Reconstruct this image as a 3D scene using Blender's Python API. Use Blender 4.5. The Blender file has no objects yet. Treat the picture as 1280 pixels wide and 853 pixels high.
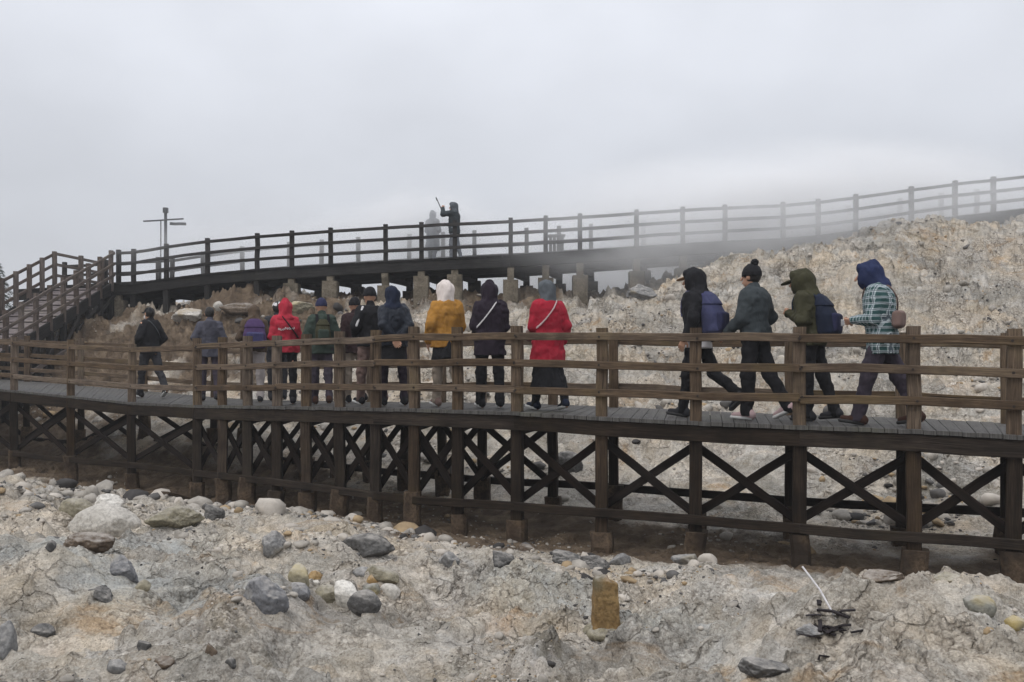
import bpy, math, random
import numpy as np
from mathutils import Vector, noise as mnoise

random.seed(7)
RNG = np.random.default_rng(7)
SC = bpy.context.scene
COL = SC.collection
F = 1100.0            # focal length in photo pixels
HZ = 459.0            # horizon row in the photo
ZC = 2.3              # camera height above the low ground


def P(px, py, d):
    return np.array([(px - 640.0) / F * d, d, ZC + (HZ - py) / F * d])


# ------------------------------------------------------------------ noise
def _hash(ix, iy, iz, seed):
    h = (ix.astype(np.int64) * 374761393 + iy.astype(np.int64) * 668265263 + iz.astype(np.int64) * 2147483647 // 3
         + seed * 1274126177) & 0xFFFFFFFF
    h = ((h ^ (h >> 13)) * 1274126177) & 0xFFFFFFFF
    h = ((h ^ (h >> 16)) * 2246822519) & 0xFFFFFFFF
    return ((h ^ (h >> 15)) & 0xFFFF) / 65535.0


def vnoise2(x, y, seed=0):
    ix = np.floor(x); iy = np.floor(y)
    fx = x - ix; fy = y - iy
    fx = fx * fx * fx * (fx * (fx * 6 - 15) + 10); fy = fy * fy * fy * (fy * (fy * 6 - 15) + 10)
    z = np.zeros_like(ix)
    a = _hash(ix, iy, z, seed); b = _hash(ix + 1, iy, z, seed)
    c = _hash(ix, iy + 1, z, seed); d = _hash(ix + 1, iy + 1, z, seed)
    return (a + (b - a) * fx) * (1 - fy) + (c + (d - c) * fx) * fy - 0.5


def vnoise3(x, y, z, seed=0):
    ix = np.floor(x); iy = np.floor(y); iz = np.floor(z)
    fx = x - ix; fy = y - iy; fz = z - iz
    fx = fx * fx * (3 - 2 * fx); fy = fy * fy * (3 - 2 * fy); fz = fz * fz * (3 - 2 * fz)
    def L(dz):
        a = _hash(ix, iy, iz + dz, seed); b = _hash(ix + 1, iy, iz + dz, seed)
        c = _hash(ix, iy + 1, iz + dz, seed); d = _hash(ix + 1, iy + 1, iz + dz, seed)
        return (a + (b - a) * fx) * (1 - fy) + (c + (d - c) * fx) * fy
    return L(0) * (1 - fz) + L(1) * fz - 0.5


def fbm2(x, y, octv, seed, gain=0.5):
    r = np.zeros_like(x); a = 1.0
    for k in range(octv):
        c, s = math.cos(k * 1.1 + .4), math.sin(k * 1.1 + .4)
        r += a * vnoise2((x * c - y * s), (x * s + y * c), seed + k)
        x = x * 2.03 + 11.3; y = y * 2.03 - 7.7; a *= gain
    return r


def cells2(x, y, seed):
    """distance to the nearest jittered cell point, and that cell's random number"""
    ix = np.floor(x); iy = np.floor(y)
    best = np.full(x.shape, 9.0); rid = np.zeros(x.shape)
    z = np.zeros_like(ix)
    for dx in (-1, 0, 1):
        for dy in (-1, 0, 1):
            cx = ix + dx; cy = iy + dy
            qx = cx + .15 + .7 * _hash(cx, cy, z, seed); qy = cy + .15 + .7 * _hash(cx, cy, z, seed + 5)
            d = (qx - x) ** 2 + (qy - y) ** 2
            m = d < best
            best = np.where(m, d, best); rid = np.where(m, _hash(cx, cy, z, seed + 9), rid)
    return np.sqrt(best), rid


# ------------------------------------------------------------------ objects
def tag(o, label=None, cat=None, group=None, kind=None):
    if label: o['label'] = label
    if cat: o['category'] = cat
    if group: o['group'] = group
    if kind: o['kind'] = kind
    return o


def empty(name, loc, rz=0.0):
    o = bpy.data.objects.new(name, None)
    o.location = Vector(loc); o.rotation_euler = (0, 0, rz)
    o.empty_display_size = .2
    COL.objects.link(o)
    return o


def np_mesh(name, V, faces, mat, smooth=True, uv=None):
    """faces: (n,4) or (n,3) int array, or list of lists"""
    me = bpy.data.meshes.new(name)
    if isinstance(faces, np.ndarray):
        n, k = faces.shape
        me.vertices.add(len(V)); me.vertices.foreach_set('co', np.ascontiguousarray(V, dtype=np.float32).ravel())
        me.loops.add(n * k); me.loops.foreach_set('vertex_index', faces.astype(np.int32).ravel())
        me.polygons.add(n)
        me.polygons.foreach_set('loop_start', np.arange(0, n * k, k, dtype=np.int32))
        me.polygons.foreach_set('loop_total', np.full(n, k, dtype=np.int32))
        me.update(calc_edges=True)
    else:
        me.from_pydata([tuple(v) for v in V], [], faces)
    me.validate(verbose=False)
    if smooth:
        me.polygons.foreach_set('use_smooth', np.ones(len(me.polygons), dtype=bool))
    for m in (mat if isinstance(mat, (list, tuple)) else [mat]):
        me.materials.append(m)
    if uv is not None:
        l = me.uv_layers.new(name='UVMap')
        l.data.foreach_set('uv', np.array(uv, dtype=np.float32).ravel())
    return me


def mobj(name, me, parent=None):
    o = bpy.data.objects.new(name, me)
    COL.objects.link(o)
    if parent is not None: o.parent = parent
    return o


# ------------------------------------------------------------------ materials
class NT:
    def __init__(s, name):
        s.m = bpy.data.materials.new(name); s.m.use_nodes = True
        s.t = s.m.node_tree
        s.b = s.t.nodes['Principled BSDF']; s.out = s.t.nodes['Material Output']

    def n(s, typ, **kw):
        nd = s.t.nodes.new(typ)
        for k, v in kw.items():
            if k in nd.inputs: nd.inputs[k].default_value = v
            else: setattr(nd, k, v)
        return nd

    def l(s, a, b): s.t.links.new(a, b)

    def ramp(s, fac, stops):
        r = s.n('ShaderNodeValToRGB')
        e = r.color_ramp.elements
        while len(e) < len(stops): e.new(0.5)
        for q, (p, c) in zip(e, stops):
            q.position = p
            q.color = (c, c, c, 1) if not isinstance(c, tuple) else (*c, 1)
        s.l(fac, r.inputs[0]); return r.outputs[0]

    def mix(s, fac, a, b, mode='MIX'):
        m = s.n('ShaderNodeMix', data_type='RGBA', blend_type=mode)
        for sock, v in ((m.inputs[0], fac), (m.inputs[6], a), (m.inputs[7], b)):
            if isinstance(v, bpy.types.NodeSocket): s.l(v, sock)
            elif isinstance(v, tuple): sock.default_value = (*v, 1)
            else: sock.default_value = v
        return m.outputs[2]

    def math(s, op, a, b=0.0):
        m = s.n('ShaderNodeMath', operation=op)
        for sock, v in ((m.inputs[0], a), (m.inputs[1], b)):
            if isinstance(v, bpy.types.NodeSocket): s.l(v, sock)
            else: sock.default_value = v
        return m.outputs[0]

    def noise(s, vec, scale, detail=4, rough=.55, dist=0.0):
        nd = s.n('ShaderNodeTexNoise')
        nd.inputs['Scale'].default_value = scale; nd.inputs['Detail'].default_value = detail
        nd.inputs['Roughness'].default_value = rough; nd.inputs['Distortion'].default_value = dist
        if vec is not None: s.l(vec, nd.inputs['Vector'])
        return nd.outputs[0]

    def vor(s, vec, scale, feature='F1', out='Distance'):
        nd = s.n('ShaderNodeTexVoronoi', feature=feature)
        nd.inputs['Scale'].default_value = scale
        if vec is not None: s.l(vec, nd.inputs['Vector'])
        return nd.outputs[out]

    def bump(s, h, strength, dist, prev=None):
        b = s.n('ShaderNodeBump'); b.inputs['Strength'].default_value = strength; b.inputs['Distance'].default_value = dist
        s.l(h, b.inputs['Height'])
        if prev is not None: s.l(prev, b.inputs['Normal'])
        return b.outputs[0]


def wood(name, dark, light, rough=.75, spec=.35, stain=.5):
    t = NT(name)
    uv = t.n('ShaderNodeTexCoord').outputs['UV']
    mp = t.n('ShaderNodeMapping'); mp.inputs['Scale'].default_value = (1.3, 22, 1); t.l(uv, mp.inputs[0])
    mp2 = t.n('ShaderNodeMapping'); mp2.inputs['Scale'].default_value = (4, 120, 1); t.l(uv, mp2.inputs[0])
    g = t.noise(mp.outputs[0], 1.0, 5, .6, .6)
    g2 = t.noise(mp2.outputs[0], 1.0, 3, .6)
    pos = t.n('ShaderNodeNewGeometry').outputs['Position']
    blot = t.noise(pos, 2.3, 4, .6)
    rnd = t.n('ShaderNodeObjectInfo').outputs['Random']
    c = t.mix(t.ramp(g, [(.3, 0.0), (.7, 1.0)]), dark, light)
    c = t.mix(t.math('MULTIPLY', t.ramp(g2, [(.45, 1.0), (.6, 0.0)]), .55), c, tuple(x * .35 for x in dark))
    c = t.mix(t.math('MULTIPLY', t.ramp(blot, [(.5, 0.0), (.68, 1.0)]), stain), c, tuple(x * .5 for x in dark))
    moss = t.noise(pos, 1.1, 5, .7)
    c = t.mix(t.math('MULTIPLY', t.ramp(moss, [(.52, 0.0), (.66, 1.0)]), .4), c, tuple((dark[k] * .3 + light[k] * .7) * (1.0, 1.05, .8)[k] for k in range(3)))
    cr = t.n('ShaderNodeMapping'); cr.inputs['Scale'].default_value = (.8, 45, 1); t.l(uv, cr.inputs[0])
    ck = t.noise(cr.outputs[0], 1.0, 2, .5, .3)
    c = t.mix(t.math('MULTIPLY', t.ramp(ck, [(.31, 1.0), (.36, 0.0)]), .85), c, tuple(x * .15 for x in dark))
    v = t.n('ShaderNodeHueSaturation'); t.l(c, v.inputs['Color'])
    t.l(t.math('ADD', t.math('MULTIPLY', rnd, .5), .75), v.inputs['Value'])
    t.l(t.math('ADD', t.math('MULTIPLY', rnd, -.35), 1.12), v.inputs['Saturation'])
    t.l(v.outputs[0], t.b.inputs['Base Color'])
    t.b.inputs['Roughness'].default_value = rough
    t.b.inputs['Specular IOR Level'].default_value = spec
    h = t.math('ADD', g, t.math('MULTIPLY', g2, .6))
    t.l(t.bump(h, .6, .006), t.b.inputs['Normal'])
    return t.m


def plain(name, col, rough=.8, var=.25, scale=6, bump=.25, bdist=.01, spec=.3):
    t = NT(name)
    co = t.n('ShaderNodeTexCoord').outputs['Object']
    n = t.noise(co, scale, 5, .6)
    c = t.mix(t.ramp(n, [(.3, 0.0), (.7, 1.0)]), tuple(x * (1 - var) for x in col), tuple(min(1, x * (1 + var)) for x in col))
    t.l(c, t.b.inputs['Base Color'])
    t.b.inputs['Roughness'].default_value = rough
    t.b.inputs['Specular IOR Level'].default_value = spec
    t.l(t.bump(t.noise(co, scale * 6, 3), bump, bdist), t.b.inputs['Normal'])
    return t.m


def cloth(name, col, rough=.9, sheen=.0, fold=1.0, spec=.2):
    t = NT(name)
    co = t.n('ShaderNodeTexCoord').outputs['Object']
    mp = t.n('ShaderNodeMapping'); mp.inputs['Scale'].default_value = (1, 1, .45); t.l(co, mp.inputs[0])
    n = t.noise(mp.outputs[0], 9, 3, .55, .8)
    fine = t.noise(co, 160, 2)
    c = t.mix(t.ramp(n, [(.3, 0.0), (.7, 1.0)]), tuple(x * .86 for x in col), tuple(min(1, x * 1.14) for x in col))
    c = t.mix(t.math('MULTIPLY', fine, .18), c, tuple(x * .5 for x in col))
    t.l(c, t.b.inputs['Base Color'])
    t.b.inputs['Roughness'].default_value = rough
    t.b.inputs['Specular IOR Level'].default_value = spec
    b = t.bump(n, .75 * fold, .035)
    t.l(t.bump(fine, .2, .004, b), t.b.inputs['Normal'])
    return t.m


def plaid(name):
    t = NT(name)
    co = t.n('ShaderNodeTexCoord').outputs['Object']
    nz = t.noise(co, 4, 2)
    sp = t.n('ShaderNodeSeparateXYZ'); t.l(co, sp.inputs[0])
    def stripes(v, period, duty):
        q = t.math('FRACT', t.math('DIVIDE', t.math('ADD', v, t.math('MULTIPLY', nz, .03)), period))
        return t.math('LESS_THAN', q, duty)
    hx = t.math('ADD', sp.outputs[0], sp.outputs[1])
    a = stripes(sp.outputs[2], .062, .60); b = stripes(hx, .062, .60)
    a2 = stripes(t.math('ADD', sp.outputs[2], .015), .062, .12); b2 = stripes(t.math('ADD', hx, .015), .062, .12)
    c = t.mix(t.math('MULTIPLY', t.math('ADD', a, b), .5), (.52, .58, .60), (.016, .058, .058))
    c = t.mix(t.math('MULTIPLY', t.math('MAXIMUM', a2, b2), .8), c, (.012, .03, .05))
    t.l(c, t.b.inputs['Base Color']); t.b.inputs['Roughness'].default_value = .9
    n = t.noise(co, 9, 3, .55, .8)
    t.l(t.bump(n, .7, .035), t.b.inputs['Normal'])
    return t.m


def rockmat(name, a, b, stain=None, srange=(.56, .66), dust=0.0):
    t = NT(name)
    co = t.n('ShaderNodeTexCoord').outputs['Object']
    rnd = t.n('ShaderNodeObjectInfo').outputs['Random']
    av = t.n('ShaderNodeVectorMath', operation='ADD'); t.l(co, av.inputs[0])
    cb = t.n('ShaderNodeCombineXYZ'); t.l(t.math('MULTIPLY', rnd, 37.0), cb.inputs[0]); t.l(cb.outputs[0], av.inputs[1])
    v = av.outputs[0]
    n = t.noise(v, 4, 6, .65)
    n2 = t.noise(v, 30, 4, .6)
    c = t.mix(t.ramp(n, [(.35, 0.0), (.65, 1.0)]), a, b)
    c = t.mix(t.math('MULTIPLY', t.ramp(n2, [(.4, 1.0), (.55, 0.0)]), .5), c, tuple(x * .45 for x in a))
    if stain:
        s = t.noise(v, 1.7, 3, .5)
        c = t.mix(t.ramp(s, [(srange[0], 0.0), (srange[1], 1.0)]), c, stain)
    if dust:
        nz = t.n('ShaderNodeSeparateXYZ'); t.l(t.n('ShaderNodeNewGeometry').outputs['Normal'], nz.inputs[0])
        dn = t.noise(v, 9, 5, .7)
        df = t.math('MULTIPLY', t.ramp(nz.outputs[2], [(.35, 0.0), (.95, 1.0)]), t.ramp(dn, [(.38, 0.0), (.6, 1.0)]))
        c = t.mix(t.math('MULTIPLY', df, dust), c, (.43, .40, .36))
    t.l(c, t.b.inputs['Base Color']); t.b.inputs['Roughness'].default_value = .9
    t.b.inputs['Specular IOR Level'].default_value = .2
    bb = t.bump(n, .6, .05)
    t.l(t.bump(n2, .5, .012, bb), t.b.inputs['Normal'])
    return t.m


M = {}
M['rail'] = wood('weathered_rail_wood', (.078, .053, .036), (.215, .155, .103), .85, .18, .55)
M['under'] = wood('shaded_dark_timber', (.016, .012, .009), (.058, .041, .029), .85, .15, .6)  # below-deck copy of the rail wood, deck shade and wet mixed into its colour
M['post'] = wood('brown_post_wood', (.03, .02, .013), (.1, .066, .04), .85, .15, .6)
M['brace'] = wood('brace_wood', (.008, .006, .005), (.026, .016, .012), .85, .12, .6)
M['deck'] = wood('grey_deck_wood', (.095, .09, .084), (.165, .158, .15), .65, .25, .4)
M['upper'] = wood('upper_wood', (.018, .017, .017), (.048, .045, .042), .85, .15)
M['upper_rail'] = wood('upper_rail_wood', (.03, .028, .028), (.075, .068, .063), .85, .15)
M['stair'] = wood('stair_wood', (.2, .165, .165), (.36, .31, .31), .75, .3, .3)
M['stair_rail'] = wood('stair_rail_wood', (.085, .064, .055), (.2, .155, .13), .8, .3)
M['footing'] = rockmat('stained_footing', (.05, .035, .024), (.13, .092, .06), (.03, .022, .016))
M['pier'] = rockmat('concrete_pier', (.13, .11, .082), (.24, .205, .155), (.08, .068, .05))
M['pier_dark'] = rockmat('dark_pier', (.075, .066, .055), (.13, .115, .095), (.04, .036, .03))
M['metal'] = plain('painted_grey', (.05, .054, .058), .5, .2, 8, .1)

M['bolt'] = plain('rusty_bolt', (.025, .018, .014), .7, .3, 20)

# ------------------------------------------------------------------ beams
def sweep(bm, pts, w, h, ch=.008, jitter=.0, taper=None):
    """a chamfered rectangular timber along pts, appended to bm = [verts, faces, uvs]"""
    V, Fc, U = bm
    pts = [np.array(p, float) for p in pts]
    n = len(pts); base = len(V)
    prof = []
    a, b = w / 2, h / 2
    for sx, sy in ((1, -1), (1, 1), (-1, 1), (-1, -1)):
        c1 = (sx * a, sy * (b - ch)); c2 = (sx * (a - ch), sy * b)
        prof += [c1, c2] if sx * sy > 0 else [c2, c1]
    k = len(prof)
    per = [0.0]
    for i in range(k):
        q, r = prof[i], prof[(i + 1) % k]
        per.append(per[-1] + math.hypot(q[0] - r[0], q[1] - r[1]))
    u0, v0 = random.uniform(0, 50), random.uniform(0, 50)
    L = 0.0; Ls = []
    for i, p in enumerate(pts):
        if i: L += np.linalg.norm(p - pts[i - 1])
        Ls.append(L)
        ta = pts[min(i + 1, n - 1)] - pts[max(i - 1, 0)]
        ta = ta / np.linalg.norm(ta)
        if abs(ta[2]) > .95: side = np.array([1., 0, 0]) if taper is None else np.array(taper, float)
        else: side = np.cross(ta, [0, 0, 1.])
        side = side / np.linalg.norm(side)
        up = np.cross(side, ta)
        off = np.array([random.gauss(0, jitter) for _ in range(3)]) if jitter else 0
        for (x, y) in prof:
            V.append(p + side * x + up * y + off)
    for i in range(n - 1):
        for j in range(k):
            j2 = (j + 1) % k
            Fc.append([base + i * k + j, base + i * k + j2, base + (i + 1) * k + j2, base + (i + 1) * k + j])
            U += [(u0 + Ls[i], v0 + per[j]), (u0 + Ls[i], v0 + per[j + 1]), (u0 + Ls[i + 1], v0 + per[j + 1]), (u0 + Ls[i + 1], v0 + per[j])]
    for i, rev in ((0, True), (n - 1, False)):
        ids = list(range(k))
        if rev: ids = ids[::-1]
        Fc.append([base + i * k + j for j in ids])
        U += [(u0 + prof[j][0] * .2, v0 + prof[j][1]) for j in ids]


def newbm(): return [[], [], []]


def flip_fix(me):
    import bmesh
    b = bmesh.new(); b.from_mesh(me)
    bmesh.ops.recalc_face_normals(b, faces=b.faces)
    b.to_mesh(me); b.free()


def done(bm, name, mat, parent=None, smooth=False):
    me = np_mesh(name, bm[0], bm[1], mat, smooth, bm[2])
    flip_fix(me)
    o = mobj(name, me, parent)
    return o


def timber(name, pts, w, h, mat, parent, ch=.008, jitter=.0, side=None):
    pts = [np.array(q, float) for q in pts]
    if len(pts) == 2 and np.linalg.norm(pts[1] - pts[0]) > .5:
        j = .006
        pts = [pts[0], pts[0] * .66 + pts[1] * .34 + RNG.normal(0, j, 3), pts[0] * .33 + pts[1] * .67 + RNG.normal(0, j, 3), pts[1]]
    elif len(pts) > 2:
        o = [pts[0]]
        for a_, b_ in zip(pts[:-1], pts[1:]): o += [(a_ + b_) / 2 + RNG.normal(0, .005, 3), b_]
        pts = o
    bm = newbm(); sweep(bm, pts, w, h, ch, jitter, side)
    return done(bm, name, mat, parent)


# ------------------------------------------------------------------ boardwalk lines
def interp(x, knots): return float(np.interp(x, [k[0] for k in knots], [k[1] for k in knots]))


FX = [-215, -135, -60, 17, 88, 164, 246, 277, 308, 344.5, 380.6, 423, 468, 516, 570, 643.5, 751, 869.5, 1000, 1143, 1268, 1405, 1550]
FS = [(-215, 50), (-135, 53.5), (17, 61), (164, 68), (246, 75), (382, 83.3), (516, 92), (643.5, 97.5), (751, 103), (870, 108), (1000, 113), (1143, 118), (1268, 123), (1550, 134)]
FE = [(-215, 470), (-135, 474), (17, 488), (88, 495), (164, 503), (246, 506.5), (382, 508.5), (516, 511), (643, 515), (751, 521), (870, 527), (1000, 532), (1143, 537), (1268, 544), (1550, 556)]
front = [P(x, interp(x, FE), F / interp(x, FS)) for x in FX]
W_FRONT = 2.2


def offset_line(pts, w):
    out = []
    for i in range(len(pts)):
        t = pts[min(i + 1, len(pts) - 1)] - pts[max(i - 1, 0)]
        t = np.array([t[0], t[1], 0]); t /= np.linalg.norm(t)
        nrm = np.array([-t[1], t[0], 0])
        out.append(pts[i] + nrm * w)
    return out


back_line = offset_line(front, W_FRONT)
BX = [-190, -112, -38, 34, 101, 182, 268, 306, 344, 384, 424, 464, 508, 554, 604, 694, 768, 870, 988, 1126, 1258, 1390, 1530]


def on_line(L, px):
    best = None
    for i in range(len(L) - 1):
        for u in np.linspace(-.2, 1.2, 71):
            q = L[i] + (L[i + 1] - L[i]) * u
            e = abs(640 + q[0] / q[1] * F - px)
            if best is None or e < best[0]: best = (e, q)
    return best[1]


back = [on_line(back_line, x) for x in BX]

UX = [164, 205, 256.5, 319, 362.5, 411, 480, 525, 567, 637, 681, 724, 795, 853, 906, 979, 1023, 1070, 1140, 1195, 1243, 1310, 1380, 1450]
US = [(164, 40), (256, 41), (411, 42.5), (637, 43.3), (800, 43), (979, 42.3), (1243, 41.5), (1450, 41)]
UE = [(164, 354.5), (205, 348.5), (256.5, 342), (319, 336.5), (411, 330.5), (480, 326.5), (567, 322), (637, 319), (724, 313.5), (795, 308.5), (853, 304.5), (906, 301.5), (979, 298), (1023, 294), (1070, 288), (1140, 278), (1195, 270.5), (1243, 265.5), (1310, 258), (1450, 244)]
ufront = [P(x, interp(x, UE), F / interp(x, US)) for x in UX]
UOFF = np.array([.55, 2.1, 0.0])

# ------------------------------------------------------------------ terrain
CTRL = [  # photo column, photo row, distance
    (-500, 853, 4.9), (0, 853, 4.9), (320, 853, 5.0), (640, 853, 5.0), (900, 853, 4.9), (1130, 853, 4.7), (1280, 853, 4.8), (1800, 853, 4.9),
    (0, 720, 7.6), (160, 745, 7.2), (320, 770, 6.7), (640, 770, 6.9), (880, 765, 6.8), (1020, 790, 6.3), (1150, 757, 5.8), (1240, 800, 5.5), (1290, 745, 7.2),
    (1050, 735, 7.6), (1200, 735, 7.9), (900, 715, 8.6),
    (-100, 598, 12.6), (0, 606, 12.2), (70, 622, 12.0), (130, 642, 11.6), (200, 662, 10.8), (110, 680, 9.2), (-60, 660, 9.5),
    (320, 645, 11.6), (430, 668, 10.3), (520, 695, 9.6), (640, 705, 9.4), (760, 712, 9.0), (240, 690, 9.0),
    # row of the front posts and the flat below the deck
    (-150, 572, 20.5), (17, 588, 18.0), (90, 602, 17.1), (164, 615, 16.1), (246, 627, 14.7), (345, 638, 13.5), (468, 652, 12.4), (570, 672, 11.6), (645, 680, 11.3), (751, 690, 10.7), (870, 702, 10.2), (1000, 710, 9.7), (1143, 727, 9.3), (1268, 738, 8.95), (1550, 755, 8.3), (1900, 770, 8.0),
    (-150, 560, 23.0), (60, 570, 20.4), (200, 592, 17.7), (345, 610, 15.8), (480, 626, 14.4), (600, 640, 13.6), (751, 652, 12.8), (900, 660, 12.3), (1050, 664, 11.9), (1200, 672, 11.4), (1400, 684, 10.8),
    # the slope behind
    (1200, 600, 13.3), (1200, 540, 15.2), (1200, 450, 18.6), (1200, 360, 22.6), (1200, 281, 26.2), (1450, 260, 26.2), (1800, 230, 26.5), (1700, 560, 13.5), (1700, 400, 19),
    (1040, 302, 26.0), (980, 312, 26.0), (1090, 285, 24.7), (1150, 278, 24.7), (940, 318, 26.0), (900, 326, 26.0), (860, 342, 26.0), (820, 366, 25.8), (780, 377, 25.8),
    (900, 590, 14.0), (900, 500, 17.3), (900, 410, 21.3), (1040, 420, 20.2),
    (740, 379, 25.8), (680, 378, 25.6), (600, 380, 25.6), (520, 377, 25.8), (440, 375, 26.0), (360, 374, 26.2), (300, 376, 26.4), (240, 385, 26.8), (170, 396, 27.0),
    (680, 420, 22.6), (600, 430, 22.4), (680, 500, 17.6), (600, 580, 15.2), (450, 440, 22.4), (450, 500, 18.6), (450, 570, 16.2), (300, 440, 23.2), (300, 500, 19.4), (300, 570, 17.2),
    (180, 440, 24.0), (180, 500, 21.2), (100, 440, 25.0), (60, 500, 23.2), (-100, 440, 26.0), (-100, 400, 30.0), (60, 400, 30.0),
    # behind the crest it falls away into the steam
    (740, 388, 29.5), (600, 390, 29.5), (440, 388, 29.5), (300, 388, 29.5), (900, 352, 29.5), (1100, 312, 30), (1300, 292, 30), (1700, 262, 30),
]
far = []
for x in (-60, -35, -15, 0, 15, 35, 60):
    far += [np.array([x, 45., ZC - .6]), np.array([x, 75., ZC - 2.0]), np.array([x, 120., ZC - 3.0])]
for x in (-14, 0, 14):
    far += [np.array([x, 0., ZC - 1.65]), np.array([x, -4., ZC - 1.65])]
CP = np.array([P(*c) for c in CTRL] + far)


def tps_fit(C):
    n = len(C)
    r2 = ((C[:, None, :2] - C[None, :, :2]) ** 2).sum(-1)
    K = .5 * r2 * np.log(r2 + 1e-9) + np.eye(n) * .25
    Pm = np.c_[np.ones(n), C[:, :2]]
    A = np.block([[K, Pm], [Pm.T, np.zeros((3, 3))]])
    return np.linalg.solve(A, np.r_[C[:, 2], 0, 0, 0])


TW = tps_fit(CP)


def tps(x, y):
    out = np.empty(x.shape)
    for i in range(0, len(x), 40000):
        a, b = x[i:i + 40000], y[i:i + 40000]
        r2 = (a[:, None] - CP[None, :, 0]) ** 2 + (b[:, None] - CP[None, :, 1]) ** 2
        out[i:i + 40000] = (.5 * r2 * np.log(r2 + 1e-9)) @ TW[:len(CP)] + TW[-3] + TW[-2] * a + TW[-1] * b
    return out


FL = np.array(front)[:, :2]; BL = np.array(back)[:, :2]
UL = np.array(ufront)[:, :2]


def line_dist(x, y, L):
    d = np.full(x.shape, 1e9)
    for i in range(len(L) - 1):
        a, b = L[i], L[i + 1]; ab = b - a
        t = np.clip(((x - a[0]) * ab[0] + (y - a[1]) * ab[1]) / (ab @ ab), 0, 1)
        d = np.minimum(d, np.hypot(x - a[0] - t * ab[0], y - a[1] - t * ab[1]))
    return d


MOUNDS = [(2.55, 5.2, 1.1, .75, .34), (-2.3, 9.0, 1.0, .5, .16), (.2, 7.9, .8, .5, .12), (-6.6, 11.2, 1.6, .8, .10), (-3.4, 6.6, 1.5, .6, .16), (1.7, 7.3, 1.0, .45, .14), (4.3, 6.9, 1.0, .4, .10), (-1.0, 6.4, .9, .5, .10),
          (5.2, 23.2, 2.4, 1.6, .5), (9.5, 22.0, 2.2, 1.4, .5), (2.2, 21.5, 2.0, 1.2, .35), (8.0, 17.5, 2.2, 1.0, .35), (.2, 18.0, 2.0, 1.0, .3)]


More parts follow.
